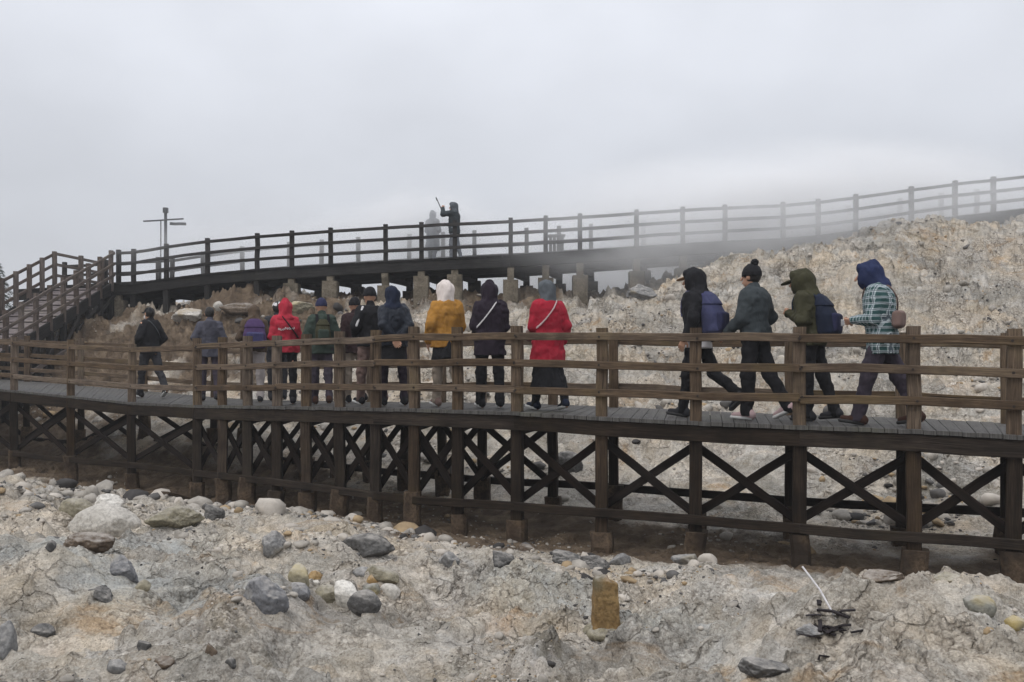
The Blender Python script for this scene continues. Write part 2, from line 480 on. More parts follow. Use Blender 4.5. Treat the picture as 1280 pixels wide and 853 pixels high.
def height(x, y, fine=True):
    x = np.asarray(x, float); y = np.asarray(y, float)
    z = tps(x, y)
    dm = line_dist(x, y, (FL + BL) / 2)
    calm = np.clip((dm - 1.75) / 1.6, .15, 1)              # trodden flat ground below the deck
    up = np.clip((y - 13) / 6, 0, 1)
    xw = x + .5 * fbm2(x * .8, y * .8, 2, 91); yw = y + .5 * fbm2(x * .8 + 9, y * .8, 2, 92)
    z = z + calm * (.30 * fbm2(xw * .42, yw * .42, 3, 3) * (1 + .5 * up))
    rid = 1 - 2 * np.abs(fbm2(xw * .8 + 3, yw * 1.1, 4, 17))
    z = z + calm * .22 * (rid - .55) * (1 + .9 * up)
    for mx_, my_, ra, rb, hh in MOUNDS:
        q = ((x - mx_) / ra) ** 2 + ((y - my_) / rb) ** 2
        z = z + hh * np.exp(-q * 1.2)
    # keep the ground below the upper deck, and clear of the front deck
    du = line_dist(x, y, UL + UOFF[:2] / 2)
    i = np.clip(np.searchsorted(-0 + UL[:, 0], x), 1, len(UL) - 1)
    zu = np.interp(x, UL[:, 0], np.array(ufront)[:, 2])
    hid = np.clip((x - 9.6) / .8, 0, 1) * np.clip((13.2 - x) / .8, 0, 1)
    yd = np.interp(x, UL[:, 0], UL[:, 1])
    fr_ = y < yd + .6
    lim = np.where(fr_, zu - .36 + .33 * hid - .165 * np.clip(du - 1.1, 0, 9), zu - .40 + np.clip(du - 1.35, 0, 5) * .6)
    soft = .25
    hh = np.clip(.5 + .5 * (lim - z) / soft, 0, 1)
    zc = z * hh + lim * (1 - hh) - soft * hh * (1 - hh)
    z = np.where(du < 8, zc, z)
    if fine:
        near = np.clip(1.3 - (y - 6) / 30, .5, 1)
        z = z + calm * .10 * fbm2(xw * 2.3, yw * 2.3, 4, 33, .6)
        # terraces: broken crusty steps across the slope
        st = z * 3.1 + .9 * fbm2(x * .9, y * .9, 3, 57)
        fr = st - np.floor(st)
        z = z + calm * up * .26 * (np.clip(fr * 3.2 - 1.1, 0, 1) - fr)
        for sc, amp, keep, sd in ((2.2, .10, .13, 41), (4.6, .07, .26, 43), (9.5, .042, .42, 45), (19., .022, .5, 47)):
            d, rr = cells2(x * sc + .5 * fbm2(x * sc * .7, y * sc * .7, 2, sd + 1), y * sc * 1.15 + .5 * fbm2(x * sc * .7 + 5, y * sc * .7, 2, sd + 2), sd)
            patch = np.clip(fbm2(x * .55 + sd, y * .55, 2, sd + 3) * 3 + .62, 0, 1)
            rad = .35 + .3 * rr / keep
            dome = np.clip(1 - (d / np.maximum(rad, .05)) ** 2, 0, 1) ** .55
            z = z + np.where(rr < keep, dome, 0) * amp * patch * np.maximum(calm, .5) * (.6 + .8 * rr / keep)
        for sc, a0, a1, sd in ((.95, .06, .42, 101), (2.3, .05, .22, 103), (5.2, .03, .09, 105)):
            wx_ = x * sc + .9 * fbm2(x * sc * .9, y * sc * 1.4, 3, sd + 20); wy_ = y * sc * 1.9 + .9 * fbm2(x * sc * .9 + 7, y * sc * 1.4, 3, sd + 21)
            d, rr = cells2(wx_, wy_, sd)
            pm = np.clip(.55 + 1.6 * fbm2(x * .5 + sd, y * .7, 2, sd + 22), .1, 1)
            z = z + calm * pm * (rr - .5) * (a0 * np.clip(.2 + 2.5 * fbm2(x * .45 + 4, y * .6, 3, 83), 0, 1) * (1 - up) + a1 * up)
        cr = 1 - 2 * np.abs(fbm2(xw * 3.1, y * 4.2, 4, 81, .55))
        rough_zone = np.clip(.35 + 2.2 * fbm2(x * .45 + 4, y * .6, 3, 83), 0, 1) * (1 - up) + up
        z = z + calm * (.045 * rough_zone + .12 * up) * (cr - .5)
        z = z + (.008 + .018 * rough_zone) * fbm2(x * 12, y * 14, 4, 71, .6)
    z = np.where((du < 1.35) & (z > zu - .34), zu - .34, z)
    z = np.where(fr_ & (du < 8), np.minimum(z, lim + .22), z)
    return z


def ground_z(x, y): return float(height(np.array([x]), np.array([y]))[0])


def hit(px, py, lo=3.5, hi=34.0):
    """where the sight line through a photo pixel meets the ground"""
    d = np.exp(np.linspace(math.log(lo), math.log(hi), 700))
    x = (px - 640) / F * d; zr = ZC + (HZ - py) / F * d
    zt = height(x, d)
    k = np.nonzero(zt >= zr)[0]
    i = k[0] if len(k) else len(d) - 1
    return np.array([x[i], d[i], zt[i]])


def ground_material():
    t = NT('volcanic_ground')
    pos = t.n('ShaderNodeNewGeometry').outputs['Position']
    soil = t.n('ShaderNodeAttribute', attribute_name='soil').outputs['Fac']  # brown soil, and the deck shadow painted along the boardwalk
    stone = t.n('ShaderNodeAttribute', attribute_name='stone').outputs['Fac']
    big = t.noise(pos, .55, 6, .62, .4)
    mid = t.noise(pos, 2.4, 7, .66, .5)
    fine = t.noise(pos, 22, 6, .7)
    wash = t.n('ShaderNodeAttribute', attribute_name='wash').outputs['Fac']
    mpz = t.n('ShaderNodeMapping'); mpz.inputs['Scale'].default_value = (1, 1, 3.2); t.l(pos, mpz.inputs[0])
    lay = t.noise(mpz.outputs[0], 1.6, 7, .7, .8)
    c = t.ramp(mid, [(.28, (.20, .18, .155)), (.42, (.36, .33, .29)), (.55, (.51, .47, .415)), (.72, (.64, .60, .54))])
    och = t.noise(pos, 1.3, 6, .68)
    c = t.mix(t.math('MULTIPLY', t.ramp(och, [(.5, 0.0), (.66, 1.0)]), .7), c, (.50, .415, .27))
    pink = t.noise(pos, .9, 5, .65)
    c = t.mix(t.math('MULTIPLY', t.ramp(pink, [(.52, 0.0), (.64, 1.0)]), .6), c, (.50, .39, .33))
    c = t.mix(t.math('MULTIPLY', t.ramp(big, [(.5, 0.0), (.6, 1.0)]), .55), c, (.38, .375, .36))
    c = t.mix(t.math('MULTIPLY', t.ramp(lay, [(.33, 1.0), (.45, 0.0)]), .8), c, (.17, .145, .115))
    c = t.mix(t.math('MULTIPLY', t.ramp(lay, [(.56, 0.0), (.66, 1.0)]), .75), c, (.74, .715, .67))
    mps = t.n('ShaderNodeMapping'); mps.inputs['Scale'].default_value = (1, 1.6, 2.6); t.l(pos, mps.inputs[0])
    pv = t.n('ShaderNodeVectorMath', operation='ADD'); t.l(mps.outputs[0], pv.inputs[0])
    wn = t.n('ShaderNodeTexNoise'); wn.inputs['Scale'].default_value = 1.7; wn.inputs['Detail'].default_value = 4; t.l(pos, wn.inputs['Vector'])
    t.l(wn.outputs['Color'], pv.inputs[1])
    vc = t.n('ShaderNodeTexVoronoi'); vc.inputs['Scale'].default_value = 1.5; t.l(pv.outputs[0], vc.inputs['Vector'])
    sv = t.n('ShaderNodeSeparateColor'); t.l(vc.outputs['Color'], sv.inputs[0])
    c = t.mix(.5, c, t.ramp(sv.outputs[0], [(.0, (.17, .15, .125)), (.25, (.36, .33, .28)), (.5, (.50, .43, .34)), (.7, (.40, .39, .375)), (1.0, (.70, .67, .62))]))
    zone = t.noise(pos, .33, 4, .6, .6)
    c = t.mix(t.math('MULTIPLY', t.ramp(zone, [(.50, 0.0), (.60, 1.0)]), .55), c, (.60, .525, .42))
    zon2 = t.noise(pos, .42, 5, .62, .9)
    c = t.mix(t.math('MULTIPLY', t.ramp(zon2, [(.53, 0.0), (.60, 1.0)]), .5), c, (.34, .31, .28))
    rust = t.noise(pos, .75, 6, .7, .5)
    c = t.mix(t.math('MULTIPLY', t.ramp(rust, [(.60, 0.0), (.68, 1.0)]), .7), c, (.30, .19, .10))
    hs = t.n('ShaderNodeHueSaturation'); hs.inputs['Saturation'].default_value = .80; t.l(c, hs.inputs['Color']); c = hs.outputs[0]
    mp3 = t.n('ShaderNodeMapping'); mp3.inputs['Scale'].default_value = (.55, .55, 3.0); mp3.inputs['Rotation'].default_value = (0, .12, 0); t.l(pos, mp3.inputs[0])
    stk = t.noise(mp3.outputs[0], 1.5, 6, .68, .7)
    c = t.mix(t.math('MULTIPLY', t.ramp(stk, [(.40, 1.0), (.50, 0.0)]), .6), c, (.235, .22, .185))
    c = t.mix(t.math('MULTIPLY', t.ramp(stk, [(.60, 0.0), (.68, 1.0)]), .5), c, (.40, .32, .215))
    c = t.mix(t.math('MULTIPLY', wash, .62), c, (.40, .415, .42))
    c = t.mix(t.math('MULTIPLY', t.ramp(fine, [(.38, 1.0), (.5, 0.0)]), .35), c, (.17, .145, .115))
    c = t.mix(t.math('MULTIPLY', t.ramp(fine, [(.56, 0.0), (.66, 1.0)]), .2), c, (.72, .68, .61))
    sc = t.ramp(t.noise(pos, 5, 3, .6), [(.3, (.13, .12, .10)), (.5, (.31, .28, .235)), (.7, (.50, .465, .41))])
    c = t.mix(t.math('MULTIPLY', stone, .45), c, sc)
    grit = t.noise(pos, 75, 4, .75)
    c = t.mix(t.math('MULTIPLY', t.ramp(grit, [(.34, 1.0), (.45, 0.0)]), .5), c, (.12, .10, .08))
    sp2 = t.vor(pos, 42.0)
    c = t.mix(t.math('MULTIPLY', t.math('MULTIPLY', t.math('LESS_THAN', sp2, .2), t.math('GREATER_THAN', lay, .5)), .6), c, (.10, .085, .07))
    specks = t.vor(pos, 13.0)
    sm = t.math('MULTIPLY', t.math('LESS_THAN', specks, .13), t.math('GREATER_THAN', mid, .52))
    c = t.mix(t.math('MULTIPLY', sm, .6), c, (.10, .09, .08))
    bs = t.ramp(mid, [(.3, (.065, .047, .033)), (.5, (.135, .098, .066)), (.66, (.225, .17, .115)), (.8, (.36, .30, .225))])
    gm = t.ramp(t.noise(pos, 1.4, 5, .7, .6), [(.46, 0.0), (.58, 1.0)])
    gv = t.n('ShaderNodeTexVoronoi'); gv.inputs['Scale'].default_value = 26; t.l(pos, gv.inputs['Vector'])
    gs = t.n('ShaderNodeSeparateColor'); t.l(gv.outputs['Color'], gs.inputs[0])
    gcol = t.ramp(gs.outputs[0], [(.0, (.10, .09, .08)), (.3, (.27, .245, .21)), (.6, (.45, .41, .36)), (1.0, (.68, .64, .58))])
    c = t.mix(t.math('MULTIPLY', gm, .42), c, gcol)
    c = t.mix(t.math('MULTIPLY', gm, t.math('MULTIPLY', t.ramp(gv.outputs['Distance'], [(.5, 0.0), (.75, 1.0)]), .6)), c, (.09, .075, .06))
    g2 = t.n('ShaderNodeTexVoronoi'); g2.inputs['Scale'].default_value = 85; t.l(pos, g2.inputs['Vector'])
    g2s = t.n('ShaderNodeSeparateColor'); t.l(g2.outputs['Color'], g2s.inputs[0])
    c = t.mix(.22, c, t.ramp(g2s.outputs[1], [(.0, (.13, .11, .09)), (.4, (.40, .365, .32)), (1.0, (.72, .68, .62))]))
    wv = t.n('ShaderNodeVectorMath', operation='ADD'); t.l(pos, wv.inputs[0])
    wn2 = t.n('ShaderNodeTexNoise'); wn2.inputs['Scale'].default_value = 3.0; wn2.inputs['Detail'].default_value = 5; t.l(pos, wn2.inputs['Vector'])
    ws = t.n('ShaderNodeVectorMath', operation='SCALE'); ws.inputs['Scale'].default_value = .5; t.l(wn2.outputs['Color'], ws.inputs[0]); t.l(ws.outputs[0], wv.inputs[1])
    crk = t.vor(wv.outputs[0], 2.6, 'DISTANCE_TO_EDGE')
    cm = t.math('MULTIPLY', t.ramp(crk, [(.0, 1.0), (.035, 0.0)]), t.ramp(t.noise(pos, .8, 3), [(.45, 0.0), (.58, 1.0)]))
    c = t.mix(t.math('MULTIPLY', cm, .38), c, (.11, .09, .07))
    bc = t.n('ShaderNodeBrightContrast'); t.l(c, bc.inputs[0]); bc.inputs['Bright'].default_value = .15; bc.inputs['Contrast'].default_value = .34
    c = bc.outputs[0]
    mz = t.n('ShaderNodeMapping'); mz.inputs['Scale'].default_value = (1, 1.2, 1.9); t.l(pos, mz.inputs[0])
    za = t.noise(mz.outputs[0], .55, 6, .66, .9); zb = t.noise(mz.outputs[0], .8, 6, .7, 1.2); zc_ = t.noise(mz.outputs[0], 1.1, 6, .7, .8)
    c = t.mix(1.0, c, t.ramp(za, [(.36, (.66, .67, .67)), (.46, (.88, .88, .87)), (.54, (1.0, .97, .92)), (.66, (1.06, .97, .84))]), 'MULTIPLY')
    c = t.mix(t.math('MULTIPLY', t.ramp(zb, [(.57, 0.0), (.66, 1.0)]), .75), c, t.mix(1.0, c, (.80, .64, .47), 'MULTIPLY'))
    c = t.mix(t.math('MULTIPLY', t.ramp(zc_, [(.35, 1.0), (.43, 0.0)]), .8), c, t.mix(1.0, c, (.58, .56, .50), 'MULTIPLY'))
    c = t.mix(t.math('MULTIPLY', wash, .7), c, t.mix(1.0, c, (.84, .88, .90), 'MULTIPLY'))
    c = t.mix(soil, c, bs)  # brown soil, with the painted deck shadow along the boardwalk
    t.l(c, t.b.inputs['Base Color'])
    t.b.inputs['Roughness'].default_value = .9; t.b.inputs['Specular IOR Level'].default_value = .2
    b = t.bump(mid, .8, .12)
    b = t.bump(lay, .6, .06, b)
    b = t.bump(t.noise(pos, 9, 6, .72), .9, .045, b)
    b = t.bump(fine, .7, .016, b)
    b = t.bump(t.noise(pos, 60, 5, .75), .9, .012, b)
    gh = t.math('MULTIPLY', t.math('SUBTRACT', 1.0, gv.outputs['Distance']), gm)
    b = t.bump(gh, .8, .02, b)
    b = t.bump(t.math('MULTIPLY', cm, -1.0), .8, .03, b)
    t.l(b, t.b.inputs['Normal'])
    return t.m


def build_ground():
    rows = np.r_[np.linspace(0, 3.4, 20)[:-1] + 4.0, 4 + np.exp(np.linspace(math.log(3.4), math.log(33), 640)), 4 + np.linspace(34, 116, 40)]
    cols = np.r_[np.linspace(-2.2, -.66, 70)[:-1], np.linspace(-.66, .66, 900), np.linspace(.66, 2.2, 70)[1:]]
    R, C = np.meshgrid(rows, cols, indexing='ij')
    X = (C * R * 1.0); Y = R - 4.0
    X = np.clip(X, -110, 110)
    x = X.ravel(); y = Y.ravel()
    z = height(x, y)
    nr, nc = R.shape
    idx = np.arange(nr * nc).reshape(nr, nc)
    Fq = np.stack([idx[:-1, :-1], idx[:-1, 1:], idx[1:, 1:], idx[1:, :-1]], -1).reshape(-1, 4)
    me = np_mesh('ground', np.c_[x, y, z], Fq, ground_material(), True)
    w = .9 * fbm2(x * .6, y * .6, 4, 63) + .35 * fbm2(x * 2.4, y * 2.4, 3, 64)
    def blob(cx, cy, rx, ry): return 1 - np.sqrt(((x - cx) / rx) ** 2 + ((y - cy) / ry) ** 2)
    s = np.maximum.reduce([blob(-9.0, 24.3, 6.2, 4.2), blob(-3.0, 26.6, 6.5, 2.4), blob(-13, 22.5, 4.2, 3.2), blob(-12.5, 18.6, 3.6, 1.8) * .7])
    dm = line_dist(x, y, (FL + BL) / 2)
    shade_dist = line_dist(x, y, FL * .72 + BL * .28)
    s = np.maximum(s, (1.75 - shade_dist / .95) * .8)  # strip below the deck: damp brown soil with the deck's shadow painted in
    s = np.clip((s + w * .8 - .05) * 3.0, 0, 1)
    a = me.attributes.new('soil', 'FLOAT', 'POINT'); a.data.foreach_set('value', s.astype(np.float32))  # holds the soil banks and the painted shadow of the front deck
    wsh = np.maximum.reduce([blob(-4.0, 8.9, 1.5, 1.1), blob(-3.6, 7.0, 2.0, .8), blob(-2.6, 6.7, 1.3, .6), blob(.35, 7.6, .75, 1.0), blob(1.1, 6.2, .8, .9), blob(-5.0, 6.0, 1.2, .7)])
    wsh = np.clip((wsh + w * .6 - .1) * 2.2, 0, 1)
    a = me.attributes.new('wash', 'FLOAT', 'POINT'); a.data.foreach_set('value', wsh.astype(np.float32))
    st = np.zeros_like(x)
    for sc, keep, sd in ((2.2, .20, 41), (4.6, .30, 43), (9.5, .42, 45)):
        d, rr = cells2(x * sc + .5 * fbm2(x * sc * .7, y * sc * .7, 2, sd + 1), y * sc * 1.15 + .5 * fbm2(x * sc * .7 + 5, y * sc * .7, 2, sd + 2), sd)
        patch = np.clip(fbm2(x * .55 + sd, y * .55, 2, sd + 3) * 3 + .62, 0, 1)
        st = np.maximum(st, np.where((rr < keep) & (d < .35 + .3 * rr / keep), patch, 0))
    a = me.attributes.new('stone', 'FLOAT', 'POINT'); a.data.foreach_set('value', st.astype(np.float32))
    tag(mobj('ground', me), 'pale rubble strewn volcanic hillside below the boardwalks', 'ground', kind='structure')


build_ground()

# ------------------------------------------------------------------ front boardwalk
def inset(A, B, d):
    """points of line A moved d towards line B (plan)"""
    out = []
    for a, b in zip(A, B):
        v = b - a; v[2] = 0; v = v / np.linalg.norm(v)
        out.append(a + v * d)
    return out


def zoff(L, dz): return [p + np.array([0, 0, dz]) for p in L]


def planks(name, A, B, parent, mat, width=.14, gap=.008, thick=.045, over=.04):
    bm = newbm()
    V, Fc, U = bm
    seg = [np.linalg.norm((A[i + 1] + B[i + 1] - A[i] - B[i]) / 2) for i in range(len(A) - 1)]
    S = np.r_[0, np.cumsum(seg)]
    n = int(S[-1] / width)
    Aa, Ba = np.array(A), np.array(B)
    def at(L, s): return np.array([np.interp(s, S, L[:, k]) for k in range(3)])
    for i in range(n):
        s0 = S[-1] * i / n; s1 = S[-1] * (i + 1) / n - gap
        q = [at(Aa, s0), at(Aa, s1), at(Ba, s1), at(Ba, s0)]
        d = (q[3] - q[0]); d = d / np.linalg.norm(d)
        o = random.uniform(-.008, .008); dz = random.uniform(-.003, .003)
        q[0] = q[0] - d * (over + o); q[1] = q[1] - d * (over + o); q[2] = q[2] + d * over; q[3] = q[3] + d * over
        b = len(V)
        V += [p + np.array([0, 0, dz]) for p in q] + [p + np.array([0, 0, dz - thick]) for p in q]
        u0, v0 = random.uniform(0, 90), random.uniform(0, 90); Lp = np.linalg.norm(q[3] - q[0])
        uvq = [(u0, v0), (u0, v0 + width), (u0 + Lp, v0 + width), (u0 + Lp, v0)]
        for f in ([0, 1, 2, 3], [7, 6, 5, 4], [4, 5, 1, 0], [5, 6, 2, 1], [6, 7, 3, 2], [7, 4, 0, 3]):
            Fc.append([b + k for k in f]); U += [uvq[k % 4] for k in f]
    return done(bm, name, mat, parent)


def runs(n, step):
    r = list(range(0, n - 1, step)) + [n - 1]
    return list(zip(r[:-1], r[1:]))


root = empty('boardwalk', front[10] + np.array([0, 0, -1.6]))
tag(root, 'long brown wooden boardwalk on cross braced posts carrying the file of walkers', 'boardwalk')
_inv = {}


def keep(parent_empty):
    """children are built in world coordinates: cancel the parent's transform"""
    for c in parent_empty.children:
        c.matrix_parent_inverse = parent_empty.matrix_world.inverted()


bpy.context.view_layer.update()
planks('deck', front, back, root, M['deck'])
RH = (.29, .63, .965)
n = len(front)
for side, (A, B) in enumerate(((front, back), (back, front))):
    pl = inset(A, B, .12)
    railL = inset(A, B, .022); fas = inset(A, B, .018)
    for i in range(n):
        d = B[i] - A[i]; sd = np.array([-d[1], d[0], 0])
        g = ground_z(pl[i][0], pl[i][1])
        p = pl[i]
        sw = .148 if side == 0 else .14
        timber('railing_post', [p + np.array([0, 0, -.05]), p + np.array([random.gauss(0, .006), random.gauss(0, .006), 1.1 + random.gauss(0, .012)])], sw * .93, sw * .93, M['rail'], root, .012, 0, sd)
        timber('post', [np.array([p[0], p[1], g + .2]), p + np.array([0, 0, -.052])], sw, sw, M['post'] if side == 0 and i % 3 == 1 else M['under'], root, .01, 0, sd)  # same post below the deck, in wood darkened for shade and wet
        fw = random.uniform(.2, .27); jx, jy = random.gauss(0, .012), random.gauss(0, .012)
        timber('footing', [np.array([p[0] + jx, p[1] + jy, g - .35]), np.array([p[0], p[1], g + random.uniform(.2, .5)])], fw, fw, M['footing'], root, .035, .012, sd + np.array([random.gauss(0, .06), random.gauss(0, .06), 0]))
    for a, b in runs(n, 3):
        for h in RH:
            e = railL[a:b + 1]
            pts = zoff(e, h)
            # butt joints: stop 3 mm short of the post centre
            v = pts[1] - pts[0]; pts[0] = pts[0] + v / np.linalg.norm(v) * .003
            pts = [q + np.array([0, 0, random.gauss(0, .006)]) for q in pts]
            hb = newbm(); dense = [pts[0]]
            for q0, q1 in zip(pts[:-1], pts[1:]): dense += [(q0 + q1) / 2 + RNG.normal(0, .006, 3), q1]
            sweep(hb, dense, .045, .095, .008); nf = len(hb[1])
            if side == 0:
                for q0 in pts:
                    ti = pts[-1] - pts[0]; ti /= np.linalg.norm(ti); no = np.array([ti[1], -ti[0], 0])
                    q1 = q0 + np.array([0, 0, random.uniform(-.015, .015)]) + ti * random.uniform(-.02, .03)
                    sweep(hb, [q1 + no * .015, q1 + no * .031], .026, .026, .006)
            o = done(hb, 'handrail', M['rail'], root)
            o.data.materials.append(M['bolt'])
            mi = np.zeros(len(o.data.polygons), dtype=np.int32); mi[nf:] = 1
            o.data.polygons.foreach_set('material_index', mi); o.data.update()
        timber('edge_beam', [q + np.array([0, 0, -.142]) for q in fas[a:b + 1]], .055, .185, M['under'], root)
        e = inset(A, B, .018)[a:b + 1]
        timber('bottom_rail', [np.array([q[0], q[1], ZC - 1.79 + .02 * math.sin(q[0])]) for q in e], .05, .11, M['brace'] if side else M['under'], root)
for i in range(n):
    a, b = inset(front, back, .06)[i], inset(back, front, .06)[i]
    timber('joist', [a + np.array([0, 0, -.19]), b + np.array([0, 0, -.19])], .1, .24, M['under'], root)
for fr in (.33, .67):
    for a, b in runs(n, 6):
        L = [f + (g - f) * fr for f, g in zip(front, back)][a:b + 1]
        timber('stringer', zoff(L, -.135), .08, .17, M['under'], root)
for side, (A, B) in enumerate(((front, back), (back, front))):
    pin = inset(A, B, .225); pout = inset(A, B, .205)
    for i in range(n - 1):
        if side == 1 and i > 14: continue
        zt = -.30; zb = ZC - 1.74
        a, b = pin[i].copy(), pin[i + 1].copy()
        if side == 0 and i > 14: a, b = inset(A, B, .22)[i], inset(A, B, .22)[i + 1]
        a2, b2 = a.copy(), b.copy()
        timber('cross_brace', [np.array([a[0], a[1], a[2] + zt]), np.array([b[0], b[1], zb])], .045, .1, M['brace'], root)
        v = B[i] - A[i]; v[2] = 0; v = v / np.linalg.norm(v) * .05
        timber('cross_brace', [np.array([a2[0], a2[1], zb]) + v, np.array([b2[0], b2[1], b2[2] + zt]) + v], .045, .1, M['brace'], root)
keep(root)

# ------------------------------------------------------------------ upper boardwalk
uback = [p + UOFF for p in ufront]
lx = [P(20, 362, 27.6), P(75, 359, 27.55), P(145, 355.5, 27.5)]
ufull = lx + ufront
ubfull = [p + UOFF for p in ufull]
root2 = empty('boardwalk', ufront[9] + np.array([0, 0, -1.5]))
tag(root2, 'dark upper boardwalk on pale concrete piers climbing the crest into steam', 'boardwalk')
bpy.context.view_layer.update()
planks('deck', ufull, ubfull, root2, M['upper'], .16, .008, .05)
nu = len(ufull)
for side, (A, B) in enumerate(((ufull, ubfull), (ubfull, ufull))):
    pl = inset(A, B, .12); rl = inset(A, B, .022)
    st = 2 if side == 0 else 0
    for i in range(st, nu):
        p = pl[i]; g = ground_z(p[0], p[1])
        w = .125
        timber('railing_post', [p + np.array([0, 0, -.05]), p + np.array([0, 0, 1.09])], w, w, M['upper_rail'], root2, .01)
        clear = p[2] - .5 - g
        if clear > .25 and i not in (3, 4):
            top = p[2] - .72 if clear > .75 else p[2] - .5
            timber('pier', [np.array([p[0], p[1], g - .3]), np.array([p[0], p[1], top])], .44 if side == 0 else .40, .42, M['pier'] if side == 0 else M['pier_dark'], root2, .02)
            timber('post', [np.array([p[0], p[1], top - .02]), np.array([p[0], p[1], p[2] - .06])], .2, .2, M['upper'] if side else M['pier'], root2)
        elif clear > .1:
            timber('post', [np.array([p[0], p[1], g - .3]), np.array([p[0], p[1], p[2] - .06])], .17, .17, M['upper'], root2)
    for a, b in runs(nu, 4):
        a = max(a, st)
        if b <= a: continue
        for h in RH:
            timber('handrail', zoff(rl[a:b + 1], h), .045, .09, M['upper_rail'], root2)
    for a, b in runs(nu, 6):
        timber('edge_beam', zoff(inset(A, B, .02)[a:b + 1], -.2), .06, .3, M['upper'], root2)
for fr in (.3, .7):
    for a, b in runs(nu, 6):
        L = [f + (g - f) * fr for f, g in zip(ufull, ubfull)][a:b + 1]
        timber('stringer', zoff(L, -.26), .1, .42, M['upper'], root2)
for i in range(nu):
    a, b = inset(ufull, ubfull, .1)[i], inset(ubfull, ufull, .1)[i]
    timber('joist', [a + np.array([0, 0, -.475]), b + np.array([0, 0, -.475])], .16, .2, M['upper'], root2)
keep(root2)

# ------------------------------------------------------------------ staircase
T0 = P(141, 356, 27.4); T1 = np.array([-13.25, 21.0, ZC - .38])
T0[2] = ufull[2][2]
dv = T1 - T0; dp = dv.copy(); dp[2] = 0; Lp = np.linalg.norm(dp); dp /= Lp
lf = np.array([dp[1], -dp[0], 0.0])            # to the left of somebody looking up the stairs from the camera
if lf[0] > 0: lf = -lf
root3 = empty('staircase', T1)
tag(root3, 'wooden stairs with brown railings descending from upper boardwalk at left', 'staircase')
bpy.context.view_layer.update()
NS = 16; WS = 1.9
steps = newbm(); risers = newbm()
for i in range(NS):
    a = T0 + dv * ((i + .5) / NS); zt = T0[2] + dv[2] * (i + 1) / NS
    a = np.array([a[0], a[1], zt])
    sweep(steps, [a + lf * .05, a + lf * (WS - .05)], Lp / NS + .03, .05)
    fpt = a + dp * (Lp / NS * .5 - .0)
    sweep(risers, [fpt + lf * .06 + np.array([0, 0, -.026 - abs(dv[2]) / NS / 2 + .0]), fpt + lf * (WS - .06) + np.array([0, 0, -.026 - abs(dv[2]) / NS / 2])], .03, abs(dv[2]) / NS - .054)
done(steps, 'treads', M['stair'], root3); done(risers, 'risers', M['stair'], root3)
for s in (0.0, WS):
    e0, e1 = T0 + lf * s, T1 + lf * s
    timber('stringer', [e0 + np.array([0, 0, -.12]), e1 + np.array([0, 0, -.12])], .07, .34, M['upper'], root3)
    for h in RH:
        timber('handrail', [e0 + np.array([0, 0, h]) - lf * .06 * (1 if s == 0 else -1), e1 + np.array([0, 0, h]) - lf * .06 * (1 if s == 0 else -1)], .045, .09, M['stair_rail'], root3)
    for k in range(11):
        q = e0 + dv * ((k + .15) / 11)
        timber('railing_post', [q + np.array([0, 0, -.2]), q + np.array([0, 0, 1.07])], .115, .115, M['stair_rail'], root3, .01)
        g = ground_z(q[0], q[1])
        if q[2] - g > .5:
            timber('post', [np.array([q[0], q[1], g - .2]), q + np.array([0, 0, -.25])], .15, .15, M['upper'], root3)
lA = T0 + lf * WS; lB = ubfull[1] + np.array([-.1, -.1, 0])
for h in RH:
    timber('handrail', [lA + np.array([0, 0, h]), (lA + lB) / 2 + np.array([0, 0, h]), lB + np.array([0, 0, h])], .045, .09, M['stair_rail'], root3)
for q in (lA * .5 + lB * .5, lB + np.array([.0, -.12, 0])):
    timber('railing_post', [q + np.array([0, 0, -.06]), q + np.array([0, 0, 1.07])], .125, .125, M['stair_rail'], root3, .01)
for k in range(6):
    q = T0 + dv * (k / 7.0) + lf * -.07
    g = ground_z(q[0], q[1]); q2 = q + dp * .9
    timber('brace', [q + np.array([0, 0, -.35]), np.array([q2[0], q2[1], max(ground_z(q2[0], q2[1]) + .05, q[2] - 1.9)])], .05, .1, M['upper_rail'], root3)
q = T0 + dv * .02 - lf * .13; q2 = T0 + dv * .62 - lf * .13
timber('brace', [np.array([q[0], q[1], q[2] - 1.15]), np.array([q2[0], q2[1], max(ground_z(q2[0], q2[1]), q2[2] - .9)])], .05, .11, M['stair_rail'], root3)
keep(root3)

